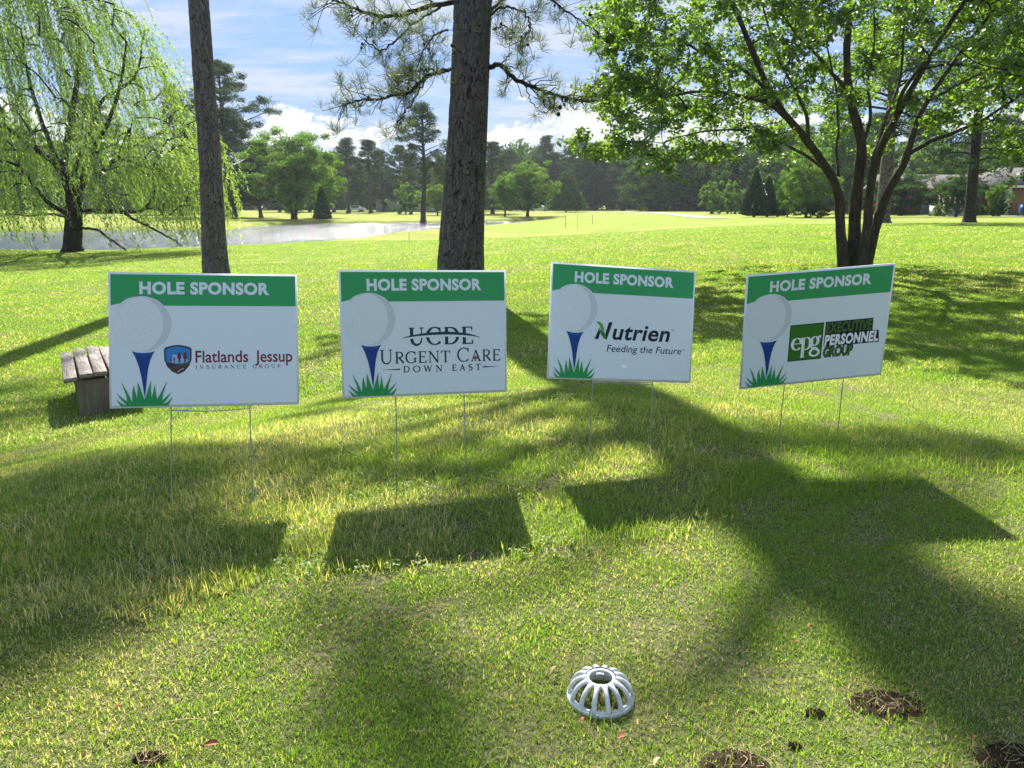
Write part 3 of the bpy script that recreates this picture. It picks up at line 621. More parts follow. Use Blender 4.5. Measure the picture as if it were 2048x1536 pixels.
# ---------------------------------------------------------------- cast aluminium dome grate
def grate():
    m, nt = newmat('cast_aluminium'); t = nt.nodes.new('ShaderNodeTexCoord')
    n = noisen(nt, t.outputs['Object'], 90, 5, .6); n2_ = noisen(nt, t.outputs['Object'], 400, 4, .7); n3_ = noisen(nt, t.outputs['Object'], 22, 3)
    c = mixc(nt, ramp(nt, n, [(.35, (0, 0, 0)), (.7, (1, 1, 1))]), (.58, .60, .61), (.84, .85, .85))
    c = mixc(nt, ramp(nt, n3_, [(.50, (0, 0, 0)), (.72, (.6, .6, .6))]), c, (.30, .29, .26))
    out(nt, princ(nt, c, .5, .5, .15, bumpn(nt, mth(nt, 'ADD', n, n2_), .6, .0012)))
    M['alu'] = m
    c0 = pixdrop(1201, 1392, 1.0); c0 = np.array([c0[0], c0[1], g0(c0[0], c0[1]) - .001])
    root = thing('dome_grate', 'small silver cast metal dome grate with radial ribs lying on the mown grass', 'grate', tuple(c0), None, (R(1.5), R(-1), .13))
    Rb, Rt, H = .0655, .0255, .051
    nr = 14
    def prof(t):  # t 0 bottom .. 1 top along the dome
        a = t * math.pi / 2 * .93; r = Rt + (Rb - Rt) * math.cos(a) ** .85; z = .009 + (H - .009) * math.sin(a) / math.sin(math.pi / 2 * .93); return r, z
    def ring(rc, zc, hw, hh, name, seg=72, wob=0):
        prf = []
        for k in range(12):
            a = 2 * math.pi * k / 12; prf.append((hw * np.sign(math.cos(a)) * abs(math.cos(a)) ** .6, hh * np.sign(math.sin(a)) * abs(math.sin(a)) ** .6))
        V = []
        for s in range(seg):
            th = 2 * math.pi * s / seg; wz = wob * math.cos(th * nr) 
            for dx, dz in prf:
                r = rc + dx; V.append((r * math.cos(th), r * math.sin(th), zc + dz + wz))
        n = 12; F = [(s * n + k, ((s + 1) % seg) * n + k, ((s + 1) % seg) * n + (k + 1) % n, s * n + (k + 1) % n) for s in range(seg) for k in range(n)]
        return obj(name, mesh_from(name, np.array(V), np.array(F), M['alu'], True), root)
    ring(Rb, .0065, .0052, .0075, 'base_ring')
    ring(Rt + .002, H - .002, .0040, .0036, 'top_ring')
    ring(Rb - .0025, .0135, .0035, .003, 'base_lip', wob=.0006)
    for k in range(nr):
        th = 2 * math.pi * (k + .5) / nr; ca, sa = math.cos(th), math.sin(th); V = []
        m_ = 12
        for j in range(m_):
            t = j / (m_ - 1); r, z = prof(t); e = abs(2 * t - 1) ** 4; hw = .0050 - .0012 * t + .0030 * e; hd = .0042
            a = t * math.pi / 2; nrm = np.array([math.cos(a), math.sin(a)])
            for sx_, sd_ in ((-1, -1), (-1.1, 0), (-.75, 1), (0, 1.25), (.75, 1), (1.1, 0), (1, -1)):
                rr = r + nrm[0] * hd * sd_ * .7; zz = z + nrm[1] * hd * sd_ * .7
                V.append((rr * ca - sx_ * hw * sa, rr * sa + sx_ * hw * ca, zz))
        F = [(j * 7 + q, j * 7 + (q + 1) % 7, (j + 1) * 7 + (q + 1) % 7, (j + 1) * 7 + q) for j in range(m_ - 1) for q in range(7)]
        obj('rib', mesh_from('rib', np.array(V), np.array(F), M['alu'], True), root)
grate()

# ---------------------------------------------------------------- pine trunks in front
def bark_trunk(name, P, rad, sides, rows, mat, parent, flare=.35, flh=.5, cell=(.10, .26), depth=.020):
    """tapering trunk with raised bark plates; P world spline, rad(t)"""
    C = spline(P, rows); t = np.linspace(0, 1, rows); h = C[:, 2] - C[0, 2]
    V = np.zeros((rows, sides, 3)); th = np.linspace(0, 2 * math.pi, sides, endpoint=False)
    r0 = np.array([rad(x) for x in t])[:, None] * np.ones((1, sides))
    r0 = r0 * (1 + flare * np.exp(-np.clip(h, 0, 99)[:, None] / flh) * (1 + .35 * np.sin(3 * th[None] + 1.0) + .2 * np.sin(5 * th[None])))
    r0 *= 1 + .02 * np.sin(2 * th[None] + h[:, None] * 1.3) + .012 * np.sin(3 * th[None] - h[:, None] * 2.1)
    # jittered cell pattern -> plates
    circ = 2 * math.pi * r0.mean(); nu = max(6, round(circ / cell[0]))
    U = th[None] / (2 * math.pi) * nu + .35 * np.sin(h[:, None] * 5) * .3; Wc = h[:, None] / cell[1] * np.ones_like(U)
    wx = th[None] * r0.mean() + 0 * h[:, None]; hy = h[:, None] * np.ones_like(U); U = U + (vnoise(wx, hy, .09, 5) - .5) * 1.1 + (vnoise(wx, hy, .035, 6) - .5) * .5 + (vnoise(wx, hy, .3, 16) - .5) * 1.0; Wc = Wc + (vnoise(wx, hy, .07, 8) - .5) * .8 + (vnoise(wx, hy, .025, 18) - .5) * .35
    jr = np.random.default_rng(3); jt = jr.random((nu, 256, 3)); d1 = np.full(U.shape, 9.); d2 = np.full(U.shape, 9.); hh = np.zeros(U.shape)
    ui = np.floor(U).astype(int); wi = np.floor(Wc).astype(int)
    for du in (-1, 0, 1):
        for dw in (-1, 0, 1):
            a = (ui + du); b = (wi + dw); q = jt[a % nu, b % 256]
            dd = np.hypot(a + q[..., 0] - U, b + q[..., 1] - Wc)
            new = dd < d1; d2 = np.where(new, d1, np.minimum(d2, dd)); hh = np.where(new, q[..., 2], hh); d1 = np.where(new, dd, d1)
    e = np.clip((d2 - d1) / .28, 0, 1); e = e * e * (3 - 2 * e)
    r = r0 + depth * (e * (.6 + .6 * hh) - .6) + (np.random.default_rng(9).random(U.shape) - .5) * depth * .22
    V[..., 0] = C[:, 0][:, None] + r * np.cos(th); V[..., 1] = C[:, 1][:, None] + r * np.sin(th); V[..., 2] = C[:, 2][:, None]
    i = np.arange(rows - 1)[:, None] * sides; j = np.arange(sides)[None]; k = (j + 1) % sides
    F = np.stack([i + j, i + k, i + sides + k, i + sides + j], -1).reshape(-1, 4)
    me = mesh_from(name, V.reshape(-1, 3), F, mat, False, {'groove': e.ravel(), 'plate': hh.ravel()})
    return obj(name, me, parent)
def platebark(name, c1, c2, groove):
    m, nt = newmat(name); t = nt.nodes.new('ShaderNodeTexCoord')
    a = nt.nodes.new('ShaderNodeAttribute'); a.attribute_name = 'groove'; b = nt.nodes.new('ShaderNodeAttribute'); b.attribute_name = 'plate'
    mp = nt.nodes.new('ShaderNodeMapping'); nt.links.new(t.outputs['Object'], mp.inputs[0]); mp.inputs['Scale'].default_value = (1, 1, .35)
    n = noisen(nt, mp.outputs[0], 45, 6, .7); n2_ = noisen(nt, t.outputs['Object'], 1.6, 4, .6)
    f = mth(nt, 'ADD', mth(nt, 'MULTIPLY', n, .7), mth(nt, 'MULTIPLY', b.outputs['Fac'], .25))
    c = mixc(nt, ramp(nt, f, [(.3, (0, 0, 0)), (.7, (1, 1, 1))]), c1, c2)
    c = mixc(nt, ramp(nt, n2_, [(.5, (0, 0, 0)), (.8, (.4, .4, .4))]), c, tuple(x * y for x, y in zip(c1, (.85, 1.05, .85))))
    c = mixc(nt, ramp(nt, a.outputs['Fac'], [(0, (0, 0, 0)), (.75, (1, 1, 1))]), groove, c)
    out(nt, princ(nt, c, .9, .12, 0, bumpn(nt, n, .6, .01))); return m
M['plate'] = platebark('plated_pine_bark', (.085, .076, .072), (.185, .17, .16), (.030, .026, .024))

def needle_tufts(acc, C, D, n_per, length, width):
    C = np.asarray(C, float); D = np.asarray(D, float); k = len(C)
    Cc = np.repeat(C, n_per, 0); Dd = np.repeat(D, n_per, 0)
    s = unit(len(Cc)); dirs = Dd * .75 + s * .8; dirs[:, 2] -= .08; dirs /= np.linalg.norm(dirs, axis=1)[:, None]
    L = length * rng.uniform(.65, 1.15, len(Cc)); tint = np.repeat(np.repeat(rng.random(k) ** 1.3, n_per), 4)
    V, F = leafquads(Cc - Dd * .03 * rng.random((len(Cc), 1)), dirs, L, width, mid=.4); acc.add(V, F, tint)
def pads(acc, C, Rr, n, leaf, flat=.5, dens_edge=.5, aspect=.35, needle=False):
    """clumps of small leaf faces; C (k,3) centres, Rr radii"""
    C = np.asarray(C, float); k = len(C); Rr = np.broadcast_to(Rr, (k,)); n = np.broadcast_to(n, (k,)).astype(int)
    idx = np.repeat(np.arange(k), n); m = len(idx); d = unit(m); rr = rng.random(m) ** dens_edge
    off = d * (rr * Rr[idx])[:, None]; off[:, 2] *= flat; P = C[idx] + off
    D = unit(m) * .8 + d * .6; D[:, 2] += .15; D /= np.linalg.norm(D, axis=1)[:, None]
    L = leaf * rng.uniform(.6, 1.3, m)
    ct = rng.random(k); tint = np.clip(ct[idx] * .45 + rng.random(m) * .45 + .10 * (d[:, 2] + .5), 0, 1)
    V, F = leafquads(P, D, L, L * aspect); acc.add(V, F, np.repeat(tint, 4))
def sunback(u, v, h, drop=1.0):
    """point at height h above ground that throws its shadow on the ground seen at pixel (u,v)"""
    q = pixdrop(u, v, drop); return q + SUND / SUND[2] * h

# thick pine in the middle
def centre_pine():
    Y0 = 13.6; b = pix(918, 566, Y0); zb = g0(b[0], b[1]); b[2] = zb - .1
    t1 = pix(946, 0, Y0 + .05); d = (t1 - b); top = b + d * (17.5 / d[2]) + np.array([-.26, .1, 0])
    root = thing('pine_tree', 'thick dark plated pine trunk with drooping needle branches behind the second sign from the left', 'pine tree', (b[0], b[1], zb))
    org = Vector((b[0], b[1], zb))
    def fin(o): o.location = -org; return o
    W0 = 88 / FPX * Y0 / 2
    P = [b, b + d * .35 + np.array([.0, 0, 0]), t1, t1 + (top - t1) * .5 + np.array([-.05, 0, 0]), top]
    fin(bark_trunk('trunk', P, lambda t: W0 * (1.02 - .10 * min(1, t * 3.2)) * (1 - .45 * t ** 1.6), 200, 720, M['plate'], root, .10, .5, (.046, .25), .024))
    C = spline(P, 60)
    def on(h):
        i = np.argmin(abs(C[:, 2] - zb - h)); return C[i]
    limbs = []; tw_c = []; tw_d = []; la = Acc(); na = Acc(); cones = Acc()
    def limb(pts, r0, r1, n=26, ntw=30, lo=.25, tl=.55, droop=-.1, tuft=True):
        S_ = spline(pts, n); S_[1:-1] += rng.normal(0, .012, (n - 2, 3)); la.add(*tube(S_, np.linspace(r0, r1, n), 7))
        T = np.gradient(S_, axis=0); T /= np.linalg.norm(T, axis=1)[:, None]
        for q in range(ntw):
            t = lo + (1 - lo) * (q + rng.random()) / ntw; i = min(n - 2, int(t * (n - 1))); p = S_[i] + (S_[i + 1] - S_[i]) * (t * (n - 1) - i)
            dv = T[i] * .7 + unit(1)[0] * np.array([.8, .8, .9]) + np.array([0, 0, droop]); dv /= np.linalg.norm(dv); L = tl * rng.uniform(.35, 1.1)
            e = p + dv * L + np.array([0, 0, -.06 * L]); m_ = p + dv * L * .5 + unit(1)[0] * .05; cu = e + np.array([0, 0, .06]) + dv * .05
            S2 = spline([p, m_, e, cu], 8); la.add(*tube(S2, np.linspace(max(.0045, r1 * .7), .003, 8), 4))
            if tuft:
                dl = S2[-1] - S2[-2]; dl /= np.linalg.norm(dl); tw_c.append(S2[-1]); tw_d.append(dl)
                if rng.random() < .55: tw_c.append(S2[5]); tw_d.append((dl + unit(1)[0] * .7) / 1.3)
                if rng.random() < .35: tw_c.append(S2[4]); tw_d.append(unit(1)[0])
            if rng.random() < .12: cones.add(*cone_geo(p + dv * .1 + np.array([0, 0, -.03]), .022, .05))
    def cone_geo(p, r, h):
        a, f = tube([p + np.array([0, 0, z]) for z in (-h / 2, -h / 3, 0, h / 4, h / 2)], [r * .3, r * .85, r, r * .7, r * .15], 8); return a, f
    y = Y0
    limb([pix(905, 4, y), pix(860, 12, y - .4), pix(790, 30, y - .9), pix(740, 28, y - 1.1), pix(700, 12, y - 1.2), pix(655, -8, y - 1.3)], .045, .010, ntw=48, lo=.10, tl=.5, droop=-.15)
    limb([pix(880, 15, y - .2), pix(840, 40, y - .7), pix(800, 72, y - 1.1), pix(765, 98, y - 1.3), pix(735, 85, y - 1.3), pix(733, 74, y - 1.3)], .02, .006, ntw=32, lo=.2, tl=.4, droop=-.2)
    limb([pix(895, 60, y - .3), pix(870, 70, y - 1.0), pix(850, 95, y - 1.2), pix(840, 120, y - 1.2)], .02, .006, ntw=30, lo=.1, tl=.5)
    limb([pix(900, 138, y - .3), pix(860, 150, y - .9), pix(820, 182, y - 1.2), pix(770, 195, y - 1.4), pix(720, 200, y - 1.5), pix(685, 212, y - 1.6)], .034, .010, ntw=56, lo=.08, tl=.42)
    limb([pix(890, 145, y - .3), pix(850, 140, y - .6), pix(815, 150, y - .8), pix(790, 160, y - 1.0)], .02, .006, ntw=34, lo=.15, tl=.38)
    limb([pix(850, 160, y - .9), pix(825, 205, y - 1.1), pix(800, 235, y - 1.2), pix(792, 250, y - 1.3)], .014, .006, ntw=14, lo=.3, tl=.3)
    limb([pix(976, 135, y), pix(1000, 130, y - .3), pix(1030, 158, y - .5), pix(1080, 180, y - .6), pix(1120, 192, y - .7), pix(1160, 200, y - .8), pix(1192, 192, y - .8)], .046, .014, n=30, ntw=52, lo=.2, tl=.36)
    limb([pix(1000, 130, y - .3), pix(1018, 112, y - .4), pix(1022, 105, y - .4)], .012, .008, n=8, ntw=1, tl=.1, tuft=False)
    limb([pix(1050, 170, y - .5), pix(1060, 200, y - .6), pix(1085, 225, y - .7), pix(1110, 215, y - .7)], .010, .005, ntw=6, lo=.4, tl=.2)
    limb([pix(1165, 200, y - .8), pix(1195, 160, y - .8), pix(1212, 140, y - .8), pix(1220, 115, y - .8)], .012, .004, ntw=7, lo=.1, tl=.3)
    limb([pix(980, 30, y), pix(1010, 12, y - .4), pix(1050, 30, y - .6), pix(1060, 60, y - .7), pix(1040, 85, y - .7)], .022, .007, ntw=40, lo=.1, tl=.42)
    limb([pix(980, 20, y), pix(1040, -20, y - .4), pix(1100, -5, y - .6), pix(1140, 30, y - .8), pix(1180, 52, y - .9), pix(1200, 70, y - .9)], .026, .006, ntw=40, lo=.15, tl=.38)
    limb([pix(985, 60, y), pix(1010, 52, y - .3), pix(1030, 70, y - .4)], .014, .006, ntw=9, lo=.2, tl=.35)
    limb([pix(985, -10, y), pix(1060, -70, y - .4), pix(1130, -75, y - .6)], .03, .007, ntw=14, lo=.15, tl=.5)
    for u_, v_ in ((1165, 196), (1150, 203), (1175, 190), (1120, 214), (1117, 228), (1188, 188), (1132, 200), (1180, 28), (905, 90)):
        cones.add(*cone_geo(pix(u_, v_, y - .8), .034, .075))
    needle_tufts(na, tw_c, tw_d, 19, .20, .0062)
    # crown out of the top of the picture: limbs ending in foliage pads that shade the lawn
    PC = []; PR = []
    shade = [(30, 935, 9.5, .50), (150, 915, 10, .42), (300, 930, 10.5, .36), (70, 1040, 9.5, .55), (220, 1010, 11, .42), (20, 1160, 10, .5), (160, 1110, 9.5, .42),
             (290, 1150, 11, .26), (-20, 1300, 10.5, .22), (440, 950, 11, .22), (600, 935, 11, .16),
             (700, 1230, 11.5, .14), (790, 1360, 12, .16), (880, 1480, 12, .18),
             (1880, 1215, 12, .26), (2020, 1310, 12, .36), (1900, 1320, 11.5, .22), (1800, 960, 12, .2), (1580, 872, 11, .2), (1720, 880, 11, .22), (1870, 880, 11, .24), (2010, 885, 11, .22), (1950, 900, 12, .25),
             (700, 700, 10.5, .3), (640, 760, 11.0, .22), (60, 760, 12, .4), (120, 830, 11.5, .3)]
    for u_, v_, h, r in shade:
        c = sunback(u_, v_, h); PC.append(c); PR.append(r)
        s = on(min(15.5, max(7.0, c[2] - zb - .8)))
        mid = (s + c) / 2 + np.array([0, 0, .35]); S_ = spline([s, mid, c], 10); la.add(*tube(S_, np.linspace(.05, .012, 10), 5))
    na2 = Acc(); pads(na2, PC, PR, np.clip(np.array(PR) ** 2 * 4200, 60, 1100), .15, .55, .5, .14)
    topc = []; 
    for q in range(34):
        a = rng.uniform(0, 2 * math.pi); rr = rng.uniform(.5, 2.4); h = rng.uniform(18.2, 21.5); p = on(16.8); topc.append((p[0] + rr * math.cos(a), p[1] + .3 + rr * math.sin(a), zb + h))
    pads(na2, topc, .55, 300, .15, .5, .5, .14)
    fin(obj('branches', la.mesh('branches', M['darkbark'], True), root))['kind'] = 'stuff'
    fin(obj('needles', na.mesh('needles', M['needle']), root))['kind'] = 'stuff'
    fin(obj('crown', na2.mesh('crown', M['padneedle']), root))['kind'] = 'stuff'
    fin(obj('pine_cones', cones.mesh('pine_cones', M['darkbark'], True), root))['kind'] = 'stuff'
centre_pine()

def left_pine():
    Y0 = 18.6; b = pix(430, 550, Y0); zb = g0(b[0], b[1]); t1 = pix(397, 0, Y0); b[2] = zb - .1
    d = t1 - b; top = b + d * (18 / d[2]); W0 = 46 / FPX * Y0 / 2
    root = thing('pine_tree', 'tall slim bare pine trunk rising behind the sign with the shield logo', 'pine tree', (b[0], b[1], zb)); org = Vector((b[0], b[1], zb))
    def fin(o): o.location = -org; return o
    P = [b, b + d * .5 + np.array([.04, 0, 0]), t1, top]
    fin(bark_trunk('trunk', P, lambda t: W0 * (1 - .35 * t), 120, 520, M['plate'], root, .28, .45, (.048, .24), .018))
    a = Acc(); la = Acc(); PC = []; PR = []
    for (u_, v_, h, r) in [(40, 740, 11.5, .5), (110, 770, 12, .4), (10, 800, 11.5, .4)]:
        PC.append(sunback(u_, v_, h, 1.55)); PR.append(r)
    for q in range(40):
        an = rng.uniform(0, 2 * math.pi); rr = rng.uniform(.4, 2.3); h = rng.uniform(12.5, 18.6); p = top; PC.append((p[0] + rr * math.cos(an), p[1] + 1.0 + rr * math.sin(an), zb + h)); PR.append(.5)
    C = spline(P, 50)
    for c in PC:
        i = np.argmin(abs(C[:, 2] - (c[2] - .7))); la.add(*tube(spline([C[i], (C[i] + np.array(c)) / 2 + np.array([0, 0, .25]), c], 8), np.linspace(.04, .01, 8), 5))
    pads(a, PC, PR, 260, .16, .5, .5, .14)
    fin(obj('branches', la.mesh('branches', M['darkbark'], True), root))['kind'] = 'stuff'; fin(obj('crown', a.mesh('crown', M['padneedle']), root))['kind'] = 'stuff'
left_pine()

# multi-stemmed shade tree on the right
def shade_tree():
    Y0 = 13.0; b = pix(1706, 548, Y0); zb = g0(b[0], b[1]); org = Vector((b[0], b[1], zb))
    root = thing('shade_tree', 'multi-stemmed spreading broadleaf tree with bright green leaves behind the angled sign', 'tree', tuple(org))
    def fin(o): o.location = -org; return o
    stems = [
        ([(1693, 552, 0), (1682, 460, 0), (1676, 390, -.1), (1655, 342, -.2), (1618, 290, -.4), (1572, 235, -.6), (1535, 180, -.7), (1505, 110, -.8), (1470, 30, -.9), (1430, -60, -1), (1400, -160, -1)], .098, .03),
        ([(1572, 235, -.6), (1530, 205, -.9), (1470, 190, -1.2), (1400, 185, -1.5), (1330, 200, -1.8), (1260, 230, -2)], .045, .012),
        ([(1618, 290, -.4), (1612, 235, -.2), (1590, 180, .1), (1560, 120, .4), (1535, 40, .6), (1510, -60, .8)], .038, .012),
        ([(1535, 180, -.7), (1470, 130, -1.0), (1400, 100, -1.2), (1320, 60, -1.4), (1240, 40, -1.4)], .035, .010),
        ([(1676, 350, 0), (1672, 300, .3), (1675, 240, .5), (1670, 160, .8), (1650, 60, 1.1), (1640, -60, 1.4)], .03, .012),
        ([(1708, 552, .15), (1710, 450, .15), (1716, 370, .2), (1722, 300, .2), (1712, 240, .2), (1698, 185, .1), (1694, 110, 0), (1700, 20, -.1), (1705, -90, -.1), (1690, -200, 0)], .125, .035),
        ([(1722, 300, .2), (1740, 240, .5), (1735, 170, .9), (1750, 80, 1.2), (1745, -40, 1.5)], .04, .012),
        ([(1716, 552, -.12), (1735, 450, -.15), (1742, 370, -.2), (1758, 310, -.3), (1790, 240, -.5), (1830, 170, -.6), (1870, 100, -.8), (1920, 20, -.9), (1980, -60, -1)], .092, .03),
        ([(1742, 370, -.2), (1752, 300, .0), (1770, 240, .4), (1800, 160, .8), (1810, 60, 1.0), (1820, -60, 1.2)], .05, .014),
        ([(1722, 555, .1), (1752, 455, .2), (1775, 385, .2), (1805, 330, .2), (1818, 290, .2), (1838, 230, .3), (1880, 160, .4), (1940, 80, .5), (2010, -10, .6)], .10, .028),
        ([(1812, 312, .2), (1860, 282, .1), (1920, 256, -.1), (1985, 222, -.3), (2060, 170, -.5), (2140, 120, -.6)], .045, .014),
        ([(1860, 200, .35), (1920, 170, .6), (1990, 140, .8), (2080, 120, 1)], .03, .01),
        ([(1790, 240, -.5), (1810, 180, -1.0), (1860, 120, -1.5), (1930, 90, -2), (2010, 80, -2.4)], .04, .012),
        ([(1655, 342, -.2), (1590, 300, -.8), (1530, 270, -1.3), (1470, 262, -1.8), (1400, 270, -2.1), (1330, 290, -2.3)], .028, .009),
        ([(1698, 185, .1), (1650, 130, -.6), (1600, 80, -1.3), (1560, 20, -1.8)], .04, .012)]
    la = Acc(); S = []; 
    for pts, r0, r1 in stems:
        r0 *= .86; r1 *= .8
        P = [pix(u, v, Y0 + dy) for u, v, dy in pts]; 
        if pts[0][1] > 540: P[0][2] = zb - .1
        C = spline(P, 44); C[2:] += np.cumsum(rng.normal(0, .004, (42, 3)), 0)
        rr = np.linspace(r0, r1, 44) * (1 + .05 * np.sin(np.arange(44) * 1.1)); 
        if pts[0][1] > 540: rr[:6] *= np.linspace(1.28, 1, 6)
        o = fin(obj('stem' if pts[0][1] > 540 else 'limb', mesh_from('stem' if pts[0][1] > 540 else 'limb', *tube(C, rr, 14), M['smoothbark'], True), root)); S.append((C, rr))
    allp = np.concatenate([c[10:] for c, _ in S]); allr = np.concatenate([r[10:] for _, r in S])
    # crown volume: a wide umbrella; its under side rises towards the stems
    cx_, cy_ = b[0] + .15, b[1]; Cn = []; rad = 4.75
    def under(rr, ang): return 1.05 + CAMZ - .1 + .9 * max(0, 1 - (rr / 3.6)) ** 1.0 + .25 * math.sin(3 * ang + 1) + (.25 if math.cos(ang) > 0 else 0)
    tries = 0
    while len(Cn) < 760 and tries < 26000:
        tries += 1
        ang = rng.uniform(0, 2 * math.pi); rr = math.sqrt(rng.random()) * rad * (1 + .08 * math.sin(4 * ang + .5)); x = cx_ + rr * math.cos(ang); yv = cy_ + rr * math.sin(ang) * .95
        lo = under(rr, ang); hi = zb + 2.0 + 6.0 * math.sqrt(max(0, 1 - (rr / rad) ** 2)) + .3
        if hi < lo + .1: hi = lo + .35
        z = lo + (hi - lo) * rng.random() ** .8; p = np.array([x, yv, z])
        if rr < 1.5 and z < zb + 4.0: continue
        if vnoise(np.array([x * 1.0]), np.array([z * 1.3 + yv * .5]), .8, 55)[0] < .20: continue
        if Cn and np.min(np.linalg.norm(np.array(Cn) - p, axis=1)) < .30: continue
        Cn.append(p)
    # the low skirt seen against the sky on the left
    for u, v in [(1205, 30), (1215, 80), (1235, 130), (1212, 190), (1225, 240), (1250, 285), (1300, 310), (1345, 345), (1330, 320), (1400, 320), (1450, 300), (1500, 285), (1520, 255), (1380, 285), (1280, 250), (1280, 180), (1265, 60), (1330, 120), (1340, 240), (1420, 230), (1560, 300), (1240, 5), (1225, -30), (1310, 20)]:
        Cn.append(pix(u, v, Y0 - 1.2 + rng.uniform(-.8, .8)))
    for u, v in [(1860, 245), (1900, 230), (1950, 250), (1990, 240), (2030, 270), (2060, 300), (1930, 200), (1840, 200), (2000, 190), (2045, 330), (2060, 360), (2020, 300)]:
        Cn.append(pix(u, v, Y0 - .6 + rng.uniform(-.8, .8)))
    Cn = np.array(Cn); lf = Acc(); tw = Acc()
    LC = []; LD = []
    net = [p for p in allp]; nr_ = list(allr); order = np.argsort([np.min(np.linalg.norm(allp - c, axis=1)) for c in Cn])
    for c in Cn[order]:
        NP = np.array(net); d = np.linalg.norm(NP - c, axis=1) + np.where(NP[:, 2] > c[2] + .25, 1.2, 0); i = int(np.argmin(d)); s = NP[i]; L = float(np.linalg.norm(c - s))
        bow = unit(1)[0] * .10 * L; C = spline([s, s * .62 + c * .38 + bow + np.array([0, 0, .05 * L]), s * .25 + c * .75 - bow * .6, c], 12); tw.add(*tube(C, np.linspace(min(nr_[i] * .75, .012 + .006 * min(L, 2)), .004, 12), 5))
        for k in (5, 8, 11): net.append(C[k]); nr_.append(.011)
        for q in range(9):
            k = rng.integers(5, 12); dv = unit(1)[0] * np.array([1, 1, .55]); p = C[k]; e = p + dv * rng.uniform(.2, .5); C2 = spline([p, (p + e) / 2 + np.array([0, 0, .02]), e], 6); tw.add(*tube(C2, np.linspace(.005, .002, 6), 3))
            nlf = rng.integers(20, 32); tt = rng.random(nlf) ** .7; base = p + (e - p) * tt[:, None] + rng.normal(0, .028, (nlf, 3)); LC.append(base); dd = unit(nlf) * .8 + dv * .5; dd[:, 2] -= .15; LD.append(dd / np.linalg.norm(dd, axis=1)[:, None])
    LC = np.concatenate(LC); LD = np.concatenate(LD); n = len(LC)
    nr = unit(n); nr[:, 2] = np.abs(nr[:, 2]) + .55; L = rng.uniform(.042, .078, n)
    V, F = leafquads(LC, LD, L, L * .68, nr); lf.add(V, F, np.repeat(np.clip(rng.normal(.5, .24, n), 0, 1), 4))
    fin(obj('twigs', tw.mesh('twigs', M['darkbark'], True), root))['kind'] = 'stuff'; fin(obj('leaves', lf.mesh('leaves', M['crepe']), root))['kind'] = 'stuff'
    print('shade leaves', n)
shade_tree()

